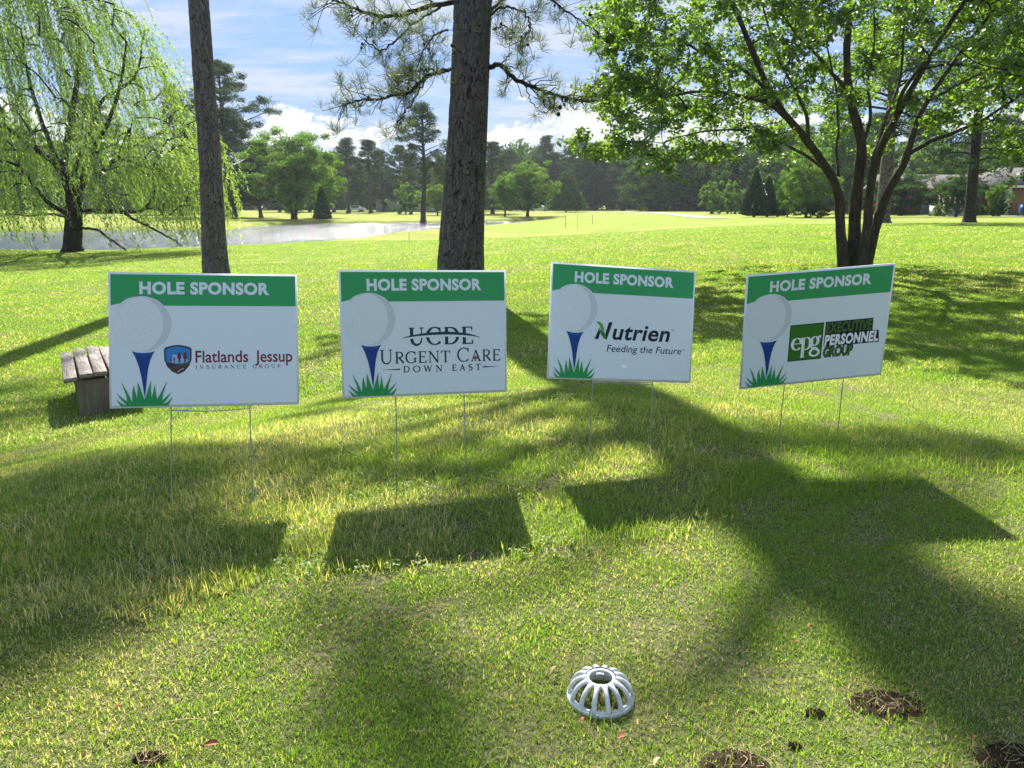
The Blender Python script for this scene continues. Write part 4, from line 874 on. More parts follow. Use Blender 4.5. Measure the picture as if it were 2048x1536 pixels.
# weeping willow on the shore
def willow():
    Y0 = 37.0; b = pix(145, 508, Y0); zb = g0(b[0], b[1]); org = Vector((b[0], b[1], zb))
    root = thing('willow_tree', 'weeping willow with trailing yellow-green strands at the pond edge', 'willow', tuple(org))
    def fin(o): o.location = -org; return o
    limbs = [([(145, 512, 0), (146, 470, 0), (149, 430, 0), (152, 392, 0)], .42, .34), ([(152, 398, 0), (135, 360, -.5), (105, 325, -1), (60, 292, -1.5), (10, 255, -2), (-50, 240, -2)], .19, .06),
        ([(152, 398, 0), (165, 365, .2), (200, 345, .2), (235, 318, .2), (285, 328, 0), (335, 345, 0)], .17, .05), ([(150, 405, 0), (128, 350, .5), (135, 280, 1), (150, 190, 1), (160, 110, .5), (150, 20, 0)], .20, .06),
        ([(160, 420, 0), (205, 422, -1), (250, 428, -1.5), (285, 425, -2), (310, 398, -2)], .12, .05), ([(155, 455, 0), (195, 462, -1), (225, 485, -1.5), (250, 505, -2)], .07, .04), ([(150, 440, 0), (90, 400, -1), (50, 350, -2), (25, 330, -3), (-40, 320, -3)], .11, .04),
        ([(160, 380, 0), (175, 320, -1), (215, 240, -1.5), (240, 170, -2), (255, 90, -2)], .13, .04), ([(145, 350, 0), (180, 270, 1.5), (205, 200, 2), (270, 150, 2), (290, 60, 2)], .12, .04), ([(235, 318, .2), (260, 260, 0), (255, 300, 0), (265, 240, -.3)], .07, .03),
        ([(250, 428, -1.5), (290, 450, -2.5), (330, 470, -3), (360, 490, -3)], .06, .03), ([(128, 350, .5), (90, 260, 1), (60, 160, 1), (50, 60, 1)], .13, .04), ([(150, 440, 0), (100, 430, 1), (50, 430, 2), (0, 425, 2)], .06, .03)]
    pts = []
    for i, (P, r0, r1) in enumerate(limbs):
        W = [pix(u, v, Y0 + dy) for u, v, dy in P]
        if i == 0: W[0][2] = zb - .2
        C = spline(W, 30); C[2:] += np.cumsum(rng.normal(0, .03, (28, 3)), 0) * .5; rr = np.linspace(r0, r1, 30)
        if i == 0: rr[:6] *= np.linspace(1.35, 1, 6)
        nm = 'trunk' if i == 0 else 'limb'; fin(obj(nm, mesh_from(nm, *tube(C, rr, 12), M['darkbark'], True), root)); pts.append(C)
    pts = np.concatenate(pts[1:])
    tw = Acc(); LC = []; LD = []; LT = []
    # origins of the strands over a lobed dome
    c = pix(150, 215, Y0); cl = []
    while len(cl) < 250:
        a = rng.uniform(0, 2 * math.pi); q = rng.uniform(-.45, 1); rr = math.sqrt(max(0, 1 - max(q, 0) ** 2)) * (rng.uniform(.6, 1.0) if rng.random() < .7 else rng.random())
        lobes = 1 + .13 * math.sin(3 * a + 1.2) + .08 * math.sin(7 * a); p = c + np.array([math.cos(a) * rr * 6.7 * lobes, math.sin(a) * rr * 4.6, q * 6.4 - .3])
        if p[0] > c[0] + np.interp(p[2] - c[2], [-3, -1, 1.5, 4, 6.5], [6.2, 5.4, 4.2, 3.2, 1.8]): continue
        cl.append(p)
    for u, v in [(250, 350), (300, 340), (350, 330), (390, 350), (330, 390), (280, 400), (380, 410), (20, 380), (60, 400), (-20, 400), (240, 390), (340, 430), (395, 300), (370, 270), (30, 300)]: cl.append(pix(u, v, Y0 + rng.uniform(-3, 1.5)))
    net = [p for p in pts]; cl = sorted(cl, key=lambda q_: np.min(np.linalg.norm(pts - q_, axis=1))); SP = []
    for p in cl:
        NP = np.array(net); i = int(np.argmin(np.linalg.norm(NP - p, axis=1) + np.where(NP[:, 2] > p[2] + .3, 2, 0))); s = NP[i]; L_ = np.linalg.norm(p - s); bow = unit(1)[0] * .12 * L_
        C = spline([s, (s + p) / 2 + bow + np.array([0, 0, .12 * L_]), p], 10); tw.add(*tube(C, np.linspace(.045, .018, 10), 5)); net += [C[4], C[7], C[9]]
        for k in range(rng.integers(2, 9) if p[2] > c[2] else rng.integers(4, 9)): SP.append(C[rng.integers(4, 10)] + rng.normal(0, .26, 3))
    for p in SP:
        rr = min(1, math.hypot(p[0] - c[0], p[1] - c[1]) / 6)
        L = rng.uniform(1.2, 4.2) * (1.25 if rr > .8 else 1); o = p - c; o[2] = 0; o /= np.linalg.norm(o) + 1e-6; side = o * rng.uniform(.2, .8) + np.array([.25, 0, 0])
        K = int(L / .085); t = np.linspace(0, 1, K)[:, None]; path = p + side * (1 - (1 - t) ** 2.2) * 1.0 + np.array([.35, 0, 0]) * t ** 2 + np.array([0, 0, -1]) * L * t ** 1.35
        path += np.cumsum(rng.normal(0, .012, path.shape), 0); gp = g0(p[0], p[1]); keep = path[:, 2] > max(WATER_Z, gp) + rng.uniform(.15, 1.3); path = path[keep]
        if len(path) < 4: continue
        T = np.gradient(path, axis=0); T /= np.linalg.norm(T, axis=1)[:, None]; rep = 2
        B = np.repeat(path, rep, 0) + rng.normal(0, .03, (len(path) * rep, 3)); D = np.repeat(T, rep, 0) * .8 + unit(len(B)) * .55; D /= np.linalg.norm(D, axis=1)[:, None]
        LC.append(B); LD.append(D); LT.append(np.clip(rng.normal(.28 + .35 * (o[0] > 0) * min(1, rr) + .1 * rng.random(), .16, len(B)), 0, 1))
        if rng.random() < .3: tw.add(*tube(path[::3] if len(path[::3]) > 1 else path[:2], .006, 3))
    LC = np.concatenate(LC); LD = np.concatenate(LD); LT = np.concatenate(LT); L = rng.uniform(.11, .20, len(LC))
    V, F = leafquads(LC, LD, L, L * .27); a = Acc(); a.add(V, F, np.repeat(LT, 4)); print('willow leaves', len(LC))
    fin(obj('twigs', tw.mesh('twigs', M['darkbark'], True), root))['kind'] = 'stuff'; fin(obj('leaves', a.mesh('leaves', M['willow']), root))['kind'] = 'stuff'
willow()

# ---------------------------------------------------------------- background trees (unit-height prototypes, copied as separate trees)
def proto_pine(seed, top_heavy=.45, spread=.22, gnarled=False, npad=85, leaf=.015, per=190):
    global rng; keep = rng; rng = np.random.default_rng(seed); la = Acc(); cr = Acc()
    bend = rng.normal(0, .006, (6, 2)); C = spline(np.c_[np.r_[0, np.cumsum(bend[1:, 0])], np.r_[0, np.cumsum(bend[1:, 1])], np.linspace(0, .95, 6)], 26)
    la.add(*tube(C, np.linspace(.0165, .004, 26) * np.r_[1.5, 1.15, np.ones(24)], 8)); PC = []; PR = []
    for q in range(npad):
        h = top_heavy + (1 - top_heavy) * ((q + rng.random()) / npad); a = q * 2.4 + rng.normal(0, .5)
        prof = (1 - ((h - top_heavy) / (1 - top_heavy)) ** 2.2) * .85 + .15
        if gnarled: prof = math.sin(min(1, (h - top_heavy) / (1 - top_heavy) + .12) * math.pi) ** .5
        rr = spread * prof * rng.uniform(.35, 1.05); s = C[int(min(.93, h - rr * .35) / .95 * 25)] if h - rr * .35 > 0 else C[3]
        p = np.array([s[0] + rr * math.cos(a), s[1] + rr * math.sin(a), min(.985, h + rng.normal(0, .012))]); PC.append(p); PR.append(rng.uniform(.022, .045) * (1.35 if gnarled else 1))
        m_ = (s + p) / 2 + np.array([0, 0, -.01 + .02 * rng.random()]); la.add(*tube(spline([s, m_, p], 6), np.linspace(.0042, .0012, 6), 4))
        if gnarled:
            for e in range(3):
                p2 = p + unit(1)[0] * np.array([.05, .05, .02]); PC.append(p2); PR.append(rng.uniform(.02, .035)); la.add(*tube(spline([m_, (m_ + p2) / 2, p2], 4), .0012, 3))
    pads(cr, PC, PR, per, leaf, .62, .6, .3); r = (la.mesh('pine_trunk', M['farbark'], True), cr.mesh('pine_crown', M['padneedle'])); rng = keep; return r
def proto_round(seed, low=.18, spread=.30, npad=150, leaf=.019, per=170, mat='decid', stems=1):
    global rng; keep = rng; rng = np.random.default_rng(seed); la = Acc(); cr = Acc(); base = []
    for s in range(stems):
        dx = (s - (stems - 1) / 2) * .05; C = spline([(dx * .5, 0, 0), (dx * 1.2, .01, .25), (dx * 2 + rng.normal(0, .02), .01, .55), (dx * 2.6, 0, .88)], 20); la.add(*tube(C, np.linspace(.020, .003, 20) * np.r_[1.4, np.ones(19)] / math.sqrt(stems), 8)); base.append(C)
    base = np.concatenate(base); PC = []; PR = []; lob = rng.uniform(0, 6, 4)
    for q in range(npad):
        d = unit(1)[0]; rr = rng.random() ** .45; a = math.atan2(d[1], d[0]); k = 1 + .16 * math.sin(3 * a + lob[0] + 3 * d[2]) + .12 * math.sin(5 * a + lob[1] - 4 * d[2])
        zc = (1 + low) / 2; hz = (1 - low) / 2; p = np.array([d[0] * spread * rr * k, d[1] * spread * rr * k, min(.98, max(low, zc + d[2] * hz * rr * (.9 + .1 * k)))])
        PC.append(p); PR.append(rng.uniform(.035, .065)); i = int(np.argmin(np.linalg.norm(base - p + np.array([0, 0, .12]), axis=1))); s_ = base[i]
        la.add(*tube(spline([s_, (s_ + p) / 2 + np.array([0, 0, .015]), p], 5), np.linspace(.004, .001, 5), 4))
    pads(cr, PC, PR, per, leaf, .8, .55, .6); r = (la.mesh('tree_trunk', M['farbark'], True), cr.mesh('tree_crown', M[mat])); rng = keep; return r
def proto_cone(seed, spread=.2, n=5200, leaf=.02, mat='cypress', power=1.0, low=.03):
    global rng; keep = rng; rng = np.random.default_rng(seed); la = Acc(); cr = Acc()
    la.add(*tube([(0, 0, 0), (0, 0, .5), (0, 0, .9)], [.02, .012, .004], 6)); h = low + (1 - low) * (1 - rng.random(n) ** .55); a = rng.uniform(0, 2 * math.pi, n)
    k = 1 + .12 * np.sin(4 * a + 9 * h + seed) + .08 * np.sin(9 * a - 21 * h); R_ = spread * ((1 - h) / (1 - low)) ** power * np.minimum(1, (h - low + .03) * 14) * k; rr = R_ * (1 - rng.random(n) ** 2 * .45)
    P = np.c_[rr * np.cos(a), rr * np.sin(a), h]; D = np.c_[np.cos(a) * .6, np.sin(a) * .6, np.full(n, .8)] + unit(n) * .4; D /= np.linalg.norm(D, axis=1)[:, None]
    L = leaf * rng.uniform(.6, 1.3, n); V, F = leafquads(P, D, L, L * .5); cr.add(V, F, np.repeat(np.clip(rng.normal(.5, .2, n), 0, 1), 4)); r = (la.mesh('trunk', M['farbark'], True), cr.mesh('crown', M[mat])); rng = keep; return r
PROTO = {
    'pine': [proto_pine(11, .42, .17), proto_pine(12, .35, .19), proto_pine(13, .5, .16)],
    'spread': [proto_pine(14, .40, .30, True, 58, .013, 170)],
    'shagpine': [proto_pine(15, .12, .26, False, 150, .016, 210), proto_pine(16, .2, .24, False, 140, .016, 210)],
    'round': [proto_round(21, .12, .34, mat='decid'), proto_round(22, .08, .30, mat='decid')],
    'pale': [proto_round(24, .10, .40, 190, .019, 170, 'decid_pale', 2), proto_round(25, .12, .34, 160, .019, 170, 'decid_pale')],
    'dark': [proto_round(27, .05, .36, mat='decid_dark'), proto_round(28, .04, .32, mat='decid_dark')],
    'cone': [proto_cone(31, .36, 8000, .045, 'decid_dark', .75)],
    'cypress': [proto_cone(33, .20, 8000, .036, 'cypress', 1.05)],
    'bush': [proto_round(35, .0, .5, 70, .05, 90, 'decid_dark')], 'palebush': [proto_round(36, .0, .5, 70, .05, 90, 'decid')],
}
CATN = {'pine': ('pine_tree', 'pine tree'), 'spread': ('pine_tree', 'pine tree'), 'shagpine': ('pine_tree', 'pine tree'), 'round': ('leafy_tree', 'tree'), 'pale': ('leafy_tree', 'tree'), 'dark': ('leafy_tree', 'tree'), 'cone': ('cedar_tree', 'cedar'), 'cypress': ('cypress_tree', 'cypress'), 'bush': ('bush', 'bush'), 'palebush': ('bush', 'bush')}
def bgtree(kind, u, vtop, wpx, dist, label, group=None, var=0, lean=0.0, rz=None, zoff=0, bark=None):
    b = pix(u, 430, dist); z = g0(b[0], dist) + zoff; H = pix(u, vtop, dist)[2] - z; tr, cr = PROTO[kind][var % len(PROTO[kind])]
    cv = np.array([0.]); sp = {'pine': .36, 'spread': .60, 'shagpine': .50, 'round': .68, 'pale': .74, 'dark': .70, 'cone': .70, 'cypress': .38, 'bush': 1.0, 'palebush': 1.0}[kind]
    Wd = wpx / FPX * dist / (sp * H) * 1.0; nm, ct = CATN[kind]
    root = thing(nm, label, ct, (b[0], dist, z - .05), group, (0, lean, rng.uniform(0, 6.28) if rz is None else rz) if not lean else (0, lean, 0))
    s = H
    for m_, n_ in ((tr, 'trunk'), (cr, 'crown')):
        o = obj(n_, m_, root); o.scale = (s * Wd, s * Wd, s)
    return root
DL = 'row of dark trees behind the fairway'
ROWL = ['leftmost, beyond the willow crown', 'behind the right half of the willow', 'just right of the slim bare trunk', 'left behind the twin-trunked pale tree', 'right behind the twin-trunked pale tree', 'above the small dark conical tree', 'between the two round-topped pines', 'right of the two round-topped pines',
    'left behind the lone far-bank pine', 'right behind the lone far-bank pine', 'hugging the left edge of the thick trunk', 'hidden half by the thick trunk', 'at the right edge of the thick trunk', 'left behind the light green middle tree', 'right behind the light green middle tree', 'left behind the cone-shaped cedar',
    'under the tip of the shade tree leaves', 'second in from the shade tree tip', 'third in from the shade tree tip', 'behind the pair of pale green bushes', 'behind the pointed cypresses', 'behind the silvery round tree', 'seen left of the shade tree stems', 'seen between stems and pale trunk', 'right of the pale pine trunk',
    'left of the dark slim pine trunk', 'rightmost at the picture edge', 'right of the dark slim pine trunk']
T = [
    # beyond the left arm of the pond
    ('pine', 362, 168, 90, 128, 'dark pine spire poking up between the willow and the slim bare trunk', None, 1),
    ('shagpine', 470, 215, 150, 116, 'dense dark pine right of the slim trunk with a leaning base on the far bank', None, 0, -.05),
    ('spread', 455, 125, 215, 124, 'tall spreading flat-crowned pine against the sky right of the slim bare trunk', None, 0),
    ('shagpine', 522, 285, 110, 118, 'shorter dark pine standing left of the pale twin-trunked tree', None, 1),
    ('pale', 588, 250, 175, 108, 'pale green broad tree with twin trunks on the far bank of the pond', None, 0),
    ('pale', 650, 300, 80, 118, 'small pale green tree just right of the broad twin-trunked one', None, 1),
    ('cone', 645, 372, 32, 104, 'small dark conical tree on the far bank right of the twin-trunked tree', None, 0),
    ('pine', 697, 277, 78, 165, 'round-topped pine, left one of the two alike beyond the pond', None, 0),
    ('pine', 742, 279, 82, 165, 'round-topped pine, right one of the two alike beyond the pond', None, 2),
    ('pine', 846, 205, 120, 105, 'tall pine standing alone on the far bank just left of the thick trunk', None, 1),
    ('palebush', 812, 362, 70, 150, 'light green bushy young tree behind the lone far-bank pine', None, 0),
    ('pale', 875, 360, 60, 140, 'light green young tree beside the thick central trunk', None, 1),
    ('dark', 40, 240, 260, 150, 'dark broad tree behind the willow at the left edge', None, 0),
    ('dark', 230, 300, 200, 160, 'dark broad tree seen low through the willow strands', None, 1),
    ('pine', 200, 190, 140, 165, 'dark pine behind the middle of the willow', None, 2),
    ('round', 325, 330, 140, 140, 'mid green tree at the right edge of the willow', None, 1),
    # centre
    ('shagpine', 985, 283, 110, 150, 'dark rough-topped tree just right of the thick central trunk', None, 0),
    ('pale', 1055, 315, 115, 128, 'light green leafy tree with a short dark trunk in the middle distance', None, 1),
    ('round', 1010, 345, 60, 130, 'mid green tree left of the light green one in the middle distance', None, 0),
    ('cone', 1132, 342, 75, 165, 'dark cone-shaped cedar in the middle distance', None, 0),
    ('pine', 1088, 272, 70, 210, 'pine with rounded crown standing above the dark tree line', None, 0),
    ('shagpine', 1150, 278, 120, 205, 'bulky dark pine behind the cone-shaped cedar', None, 1),
    ('shagpine', 1190, 285, 110, 195, 'bulky dark pine left of the shade tree leaves', None, 0),
    ('shagpine', 1245, 295, 110, 190, 'dark pine half under the shade tree leaves', None, 1),
    ('dark', 1300, 290, 130, 170, 'dark broad tree under the left skirt of the shade tree', None, 0),
    ('round', 1345, 300, 120, 165, 'grey-green broad tree under the shade tree skirt', None, 0),
    ('dark', 1400, 285, 120, 160, 'dark broad tree left of the low pale bushes', None, 1),
    ('dark', 1470, 270, 140, 150, 'tall dark tree behind the pointed cypresses', None, 0),
    ('palebush', 1425, 362, 60, 120, 'pale green bush, left of the pair beside the pointed cypresses', None, 0),
    ('palebush', 1462, 360, 50, 118, 'pale green bush, right of the pair beside the pointed cypresses', None, 0),
    ('cypress', 1508, 336, 56, 82, 'tallest and leftmost pointed dark cypress', 'pointed cypresses beside the round hedge', 0),
    ('cypress', 1534, 350, 48, 83, 'middle pointed dark cypress', 'pointed cypresses beside the round hedge', 0),
    ('cypress', 1555, 360, 44, 84, 'shortest and rightmost pointed dark cypress', 'pointed cypresses beside the round hedge', 0),
    ('bush', 1622, 399, 84, 71, 'low wide clipped dark hedge under the silvery light green tree', None, 0),
    ('dark', 1560, 300, 150, 125, 'dark tree behind the shortest pointed cypress', None, 1),
    ('pale', 1612, 300, 110, 74, 'silvery light green round tree over the low hedge', None, 1),
    ('round', 1575, 345, 52, 78, 'bright green small tree between cypresses and silvery tree', None, 0),
    ('round', 1690, 215, 190, 110, 'green tree seen between the shade tree stems', None, 1),
    ('dark', 1800, 340, 150, 84, 'dark dense round tree in front of the low brick building', None, 0),
    ('pale', 1880, 270, 180, 120, 'tall light green tree above the dark dense one on the right', None, 0),
    ('dark', 1912, 335, 96, 69, 'dark tree left of the dark slim pine trunk at the right', None, 1),
    ('shagpine', 1985, 230, 160, 130, 'tall dark tree behind the brick house', None, 0),
    ('round', 2060, 240, 140, 110, 'tall green tree at the right edge behind the brick house', None, 0),
    ('round', 1990, 365, 46, 72, 'round clipped small tree in front of the brick house', None, 0),
]
for t in T: bgtree(*t)
for k, (u, vt, w, dd) in enumerate([(-60, 270, 180, 150), (300, 265, 90, 175), (420, 265, 110, 160), (560, 330, 90, 175), (620, 320, 90, 180), (668, 315, 70, 180), (720, 325, 80, 190), (768, 300, 80, 185), (800, 290, 80, 190), (830, 310, 70, 190), (890, 300, 90, 175), (930, 300, 90, 175), (960, 318, 80, 190),
                                (1020, 300, 80, 200), (1060, 300, 80, 215), (1110, 305, 90, 215), (1215, 290, 90, 215), (1270, 290, 100, 210), (1330, 280, 100, 200), (1440, 290, 100, 185), (1520, 270, 120, 170), (1600, 250, 130, 160), (1655, 235, 130, 150), (1745, 225, 150, 135), (1830, 235, 140, 150), (1930, 265, 120, 150), (2110, 260, 120, 120), (2020, 255, 120, 145)]):
    bgtree(('shagpine', 'pine', 'dark', 'shagpine')[k % 4], u, vt, w, dd, 'dark tree of the far row, ' + ROWL[k], DL, k)
# the wood behind reads as one dark mass
def wood():
    a = Acc(); PC = []; PR = []
    for q in range(2600):
        u = rng.uniform(-500, 2500); dd = rng.uniform(215, 250) if u < 1300 else rng.uniform(165, 200)
        b = pix(u, 430, dd); top = (13 if u < 1300 else 12) + 3 * math.sin(u * .013) + 2 * math.sin(u * .037 + 1); z = g0(b[0], dd) + top * rng.random() ** 1.25; PC.append((b[0], dd, z)); PR.append(rng.uniform(1.6, 3.0))
    pads(a, PC, PR, 90, 1.15, .8, .5, .6); o = obj('distant_wood', a.mesh('distant_wood', M['decid_dark'])); tag(o, 'dark wood closing the view behind the far tree row', 'wood', kind='stuff')
wood()
for u, v0, w in [(1875, 413, 16), (1891, 414, 14), (2000, 408, 30), (1950, 412, 26), (1984, 412, 22)]:
    dd = 71 if u > 1900 else 73
    bgtree('bush', u, v0 - w * .45, w, dd, {1875: 'small round clipped shrub left of the white steps', 1891: 'second small round clipped shrub nearest the white steps', 2000: 'wide round clipped shrub below the topiary tree', 1950: 'round shrub just right of the dark slim trunk', 1984: 'low clipped shrub between two wider ones by the house'}[u])

# two large pines standing in the rough on the right
def field_pine(u0, u1, vb, wpx, dist, label, mat, crown_u):
    b = pix(u0, vb, dist); zb = g0(b[0], dist); t1 = pix(u1, 225, dist); b[2] = zb - .1; d = t1 - b; r = wpx / FPX * dist / 2; root = thing('pine_tree', label, 'pine tree', (b[0], b[1], zb)); org = Vector((b[0], b[1], zb))
    P = spline([b, b + d * .5, t1, t1 + d * .9, t1 + d * 1.6], 60); rr = r * np.linspace(1, .5, 60); rr[:4] *= np.array([1.7, 1.25, 1.1, 1.0])
    o = obj('trunk', mesh_from('trunk', *tube(P, rr, 14), M[mat], True), root); o.location = -org
    a = Acc(); la = Acc(); PC = []
    for q in range(60):
        i = rng.integers(30, 60); an = rng.uniform(0, 6.28); L = rng.uniform(1, 4.5) * (1 - (i - 30) / 50); s = P[i]; p = s + np.array([math.cos(an) * L, math.sin(an) * L, .4]); PC.append(p); la.add(*tube(spline([s, (s + p) / 2 + np.array([0, 0, .2]), p], 6), np.linspace(.08, .02, 6), 5))
    for (u, v) in crown_u:
        p = pix(u, v, dist - .5); i = np.argmin(abs(P[:, 2] - p[2])); PC.append(p); la.add(*tube(spline([P[i], (P[i] + p) / 2 + np.array([0, 0, .15]), p], 6), np.linspace(.07, .02, 6), 5))
    pads(a, PC, .9, 260, .30, .45, .5, .16); o = obj('branches', la.mesh('branches', M['darkbark'], True), root); o.location = -org; o = obj('crown', a.mesh('crown', M['padneedle']), root); o.location = -org
field_pine(1765, 1783, 437, 26, 46, 'pale grey pine trunk seen just right of the shade tree stems', 'palebark', [(1800, 260), (1830, 250), (1760, 250), (1850, 270)])
field_pine(1939, 1957, 440, 21, 44, 'dark slim straight pine trunk on the right in front of the house', 'darkbark', [(1900, 290), (1880, 310), (1920, 330), (1990, 300), (2010, 320), (1985, 345), (1910, 270), (2000, 260)])

# ---------------------------------------------------------------- buildings on the right and far behind
M['brick'] = plain('brown_brick', (.30, .17, .105), .85, .1, 0, .25, 5); M['brickdark'] = plain('red_brick', (.14, .065, .05), .85, .1, 0, .25, 5)
M['roof'] = plain('grey_shingles', (.105, .10, .10), .85, .15, 0, .25, 6); M['white'] = plain('white_paint', (.78, .78, .75), .5, .3, 0, .04); M['glass'] = plain('dark_glass', (.02, .025, .03), .08, .6, 0, .1)
M['concrete'] = plain('concrete', (.42, .40, .36), .85, .15, 0, .12, 4); M['bluepl'] = plain('blue_plastic', (.012, .045, .25), .4, .4, 0, .05); M['doorblue'] = plain('door_blue', (.10, .17, .25), .5, .3, 0, .05); M['cream'] = plain('cream_siding', (.50, .47, .38), .8, .2, 0, .08)
def bxobj(name, c, d, mat, parent, rz=0):
    a = Acc(); a.add(*box(c, d, rz)); return obj(name, a.mesh(name, mat), parent)
def gable(name, x0, x1, y0, y1, z0, z1, mat, parent, over=.5, hip=0.):
    x0 -= over; x1 += over; y0 -= over; y1 += over; ym = (y0 + y1) / 2; t = .14
    V = []
    for dz in (0, t): V += [(x0, y0, z0 + dz), (x1, y0, z0 + dz), (x1, y1, z0 + dz), (x0, y1, z0 + dz), (x0 + hip, ym, z1 + dz), (x1 - hip, ym, z1 + dz)]
    F3 = [(0, 3, 4), (1, 5, 2), (6, 10, 9), (7, 8, 11)]; F4 = [(0, 4, 5, 1), (3, 2, 5, 4), (6, 7, 11, 10), (9, 10, 11, 8), (0, 1, 7, 6), (1, 2, 8, 7), (2, 3, 9, 8), (3, 0, 6, 9)]
    return obj(name, mesh_from(name, np.array(V, float), [np.array(F3), np.array(F4)], mat), parent)
def window(x, y, z, w, h, parent, mat='glass'):
    f = bxobj('window', (x, y, z), (w + .16, .08, h + .16), M['white'], parent); p = bxobj('pane', (x, y - .045, z), (w, .03, h), M[mat], f); return f
def house():
    Y0 = 76.0; p = pix(1978, 427, Y0); z = g0(p[0] + 5, Y0); org = (p[0], Y0, z); h = thing('brick_house', 'brown brick house with grey shingle roof partly behind clipped shrubs at the right edge', 'house', org)
    ev = pix(0, 373, Y0)[2] - z; rd = pix(0, 350, Y0 + 4)[2] - z; s = Y0 / FPX
    bxobj('wall', (7.6, 4.5, ev / 2), (12.5, 9, ev), M['brick'], h); gable('roof', 1.3, 13.9, 0, 9, ev, rd + .6, M['roof'], h, .7, 2.6)
    bxobj('wing_wall', (.6, 5.6, ev / 2 - .1), (1.6, 6, ev - .2), M['brickdark'], h); gable('wing_roof', -1.9, 1.3, 2.6, 9, ev - .1, rd - .1, M['roof'], h, .4, 0)
    fa = bxobj('fascia', (7.6, -.76, ev - .02), (14.1, .06, .2), M['white'], h)
    for u, w in ((2062, 1.7), (2105, 1.4), (2150, 1.6)): window((u - 1978) * s, -.04, ev - 1.15, w, 1.0, h)
    bxobj('pillar', (1.3, -.5, ev / 2 - .06), (.34, .34, ev - .12), M['cream'], h); bxobj('porch_wall', (3.15, -.25, .55), (.22, .6, 1.1), M['cream'], h)
    ch = bxobj('chimney', (.9, 5, rd + .5), (.45, .45, 1.7), M['brick'], h)
    bx_ = pix(2047, 428, 71); zb = g0(bx_[0], 71); b = thing('wheeled_bin', 'blue plastic wheeled bin outside the brick house at the right edge', 'bin', (bx_[0], 71, zb)); V, F = box((0, 0, .5), (.62, .7, .9)); V[:, :2] *= np.where(V[:, 2:3] < .5, .85, 1); a = Acc(); a.add(V, F); obj('body', a.mesh('body', M['bluepl']), b); bxobj('lid', (0, -.02, .99), (.68, .78, .07), M['bluepl'], b)
    for k in (-1, 1): a = Acc(); a.add(*tube([(k * .22, .3, .1), (k * .28, .3, .1)], .1, 10)); obj('wheel', a.mesh('wheel', M['darkbark']), b)
house()
def low_building():
    Y0 = 92.0; p = pix(1806, 424, Y0); z = g0(p[0] + 3, Y0); h = thing('brick_building', 'low dark red brick building with a pale blue door under the dense dark tree', 'building', (p[0], Y0, z)); s = Y0 / FPX
    ev = 3.0; bxobj('wall', (3.6, 3, ev / 2), (10.5, 6, ev), M['brickdark'], h); gable('roof', -1.6, 8.9, 0, 6, ev, ev + 1.5, M['roof'], h)
    d = bxobj('door', (2.55, -.04, 1.1), (1.1, .08, 2.2), M['doorblue'], h); bxobj('door_pane', (2.55, -.09, 1.75), (.8, .03, .6), M['white'], d); window(-.6, -.04, 1.7, .9, 1.0, h); window(5.4, -.04, 1.7, 1.2, 1.0, h)
low_building()
def steps():
    Y0 = 74; p = pix(1905, 424, Y0); z = g0(p[0], Y0); h = thing('porch_steps', 'white concrete steps with a white railing left of the dark slim trunk', 'steps', (p[0], Y0, z))
    for k in range(5): bxobj('step', (.5, .32 * k, .09 + .17 * k), (2.0, .34, .17 + .01), M['concrete'], h)
    bxobj('landing', (.5, 2.2, .5), (2.4, 1.3, 1.0), M['concrete'], h)
    for k in range(5): bxobj('post', (-.55 + .5 * k, 1.5, 1.42), (.06, .06, .95), M['white'], h)
    bxobj('rail', (.45, 1.5, 1.9), (2.2, .07, .08), M['white'], h); a = Acc(); a.add(*tube([(-.9, -.1, .95), (-.3, 1.5, 1.75)], .03, 6)); obj('rail', a.mesh('rail', M['white']), h)
steps()
for u, dd, w, lab, cl in ((845, 178, 5.5, 'low cream house glimpsed between trunks left of the thick central trunk', 'cream'), (790, 186, 9, 'long pale grey-green house far behind the pond', 'cream')):
    p = pix(u, 418, dd); z = g0(p[0], dd); h = thing('far_house', lab, 'house', (p[0], dd, z)); bxobj('wall', (0, 2, 1.4), (w, 4, 2.8), M[cl], h); gable('roof', -w / 2, w / 2, 0, 4, 2.8, 4.0, M['roof'], h); window(w * .2, -.04, 1.6, 1, 1, h); window(-w * .25, -.04, 1.6, 1, 1, h)
def car(u, dd, col, lab, rz=0):
    p = pix(u, 418, dd); z = g0(p[0], dd); h = thing('parked_car', lab, 'car', (p[0], dd, z), None, (0, 0, rz)); prof = [(-2.2, .35), (-2.25, .75), (-1.6, .88), (-1.0, 1.4), (.7, 1.42), (1.35, .95), (2.15, .82), (2.25, .4)]
    n = len(prof); V = [(x, -.85, zz) for x, zz in prof] + [(x, .85, zz) for x, zz in prof]; me = bpy.data.meshes.new('body'); me.from_pydata(V, [], [tuple(range(n)), tuple(range(2 * n - 1, n - 1, -1))] + [(k, (k + 1) % n, n + (k + 1) % n, n + k) for k in range(n)]); me.materials.append(plain('car_paint', col, .3, .5)); obj('body', me, h)
    bxobj('side_window', (-.1, -.87, 1.13), (1.7, .03, .36), M['glass'], h)
    for x in (-1.35, 1.4):
        for y in (-.8, .8): a = Acc(); a.add(*tube([(x, y - .1, .32), (x, y + .1, .32)], .32, 12)); V, F = box((x, y, .32), (.3, .22, .3)); a.add(V, F); obj('wheel', a.mesh('wheel', M['darkbark']), h)
car(712, 182, (.75, .75, .74), 'white parked car far off behind the round-topped pines')
car(880, 170, (.70, .71, .72), 'white parked car glimpsed left of the thick central trunk', .3)
car(1078, 180, (.6, .62, .64), 'pale parked car under the light green tree in the middle distance', -.2)

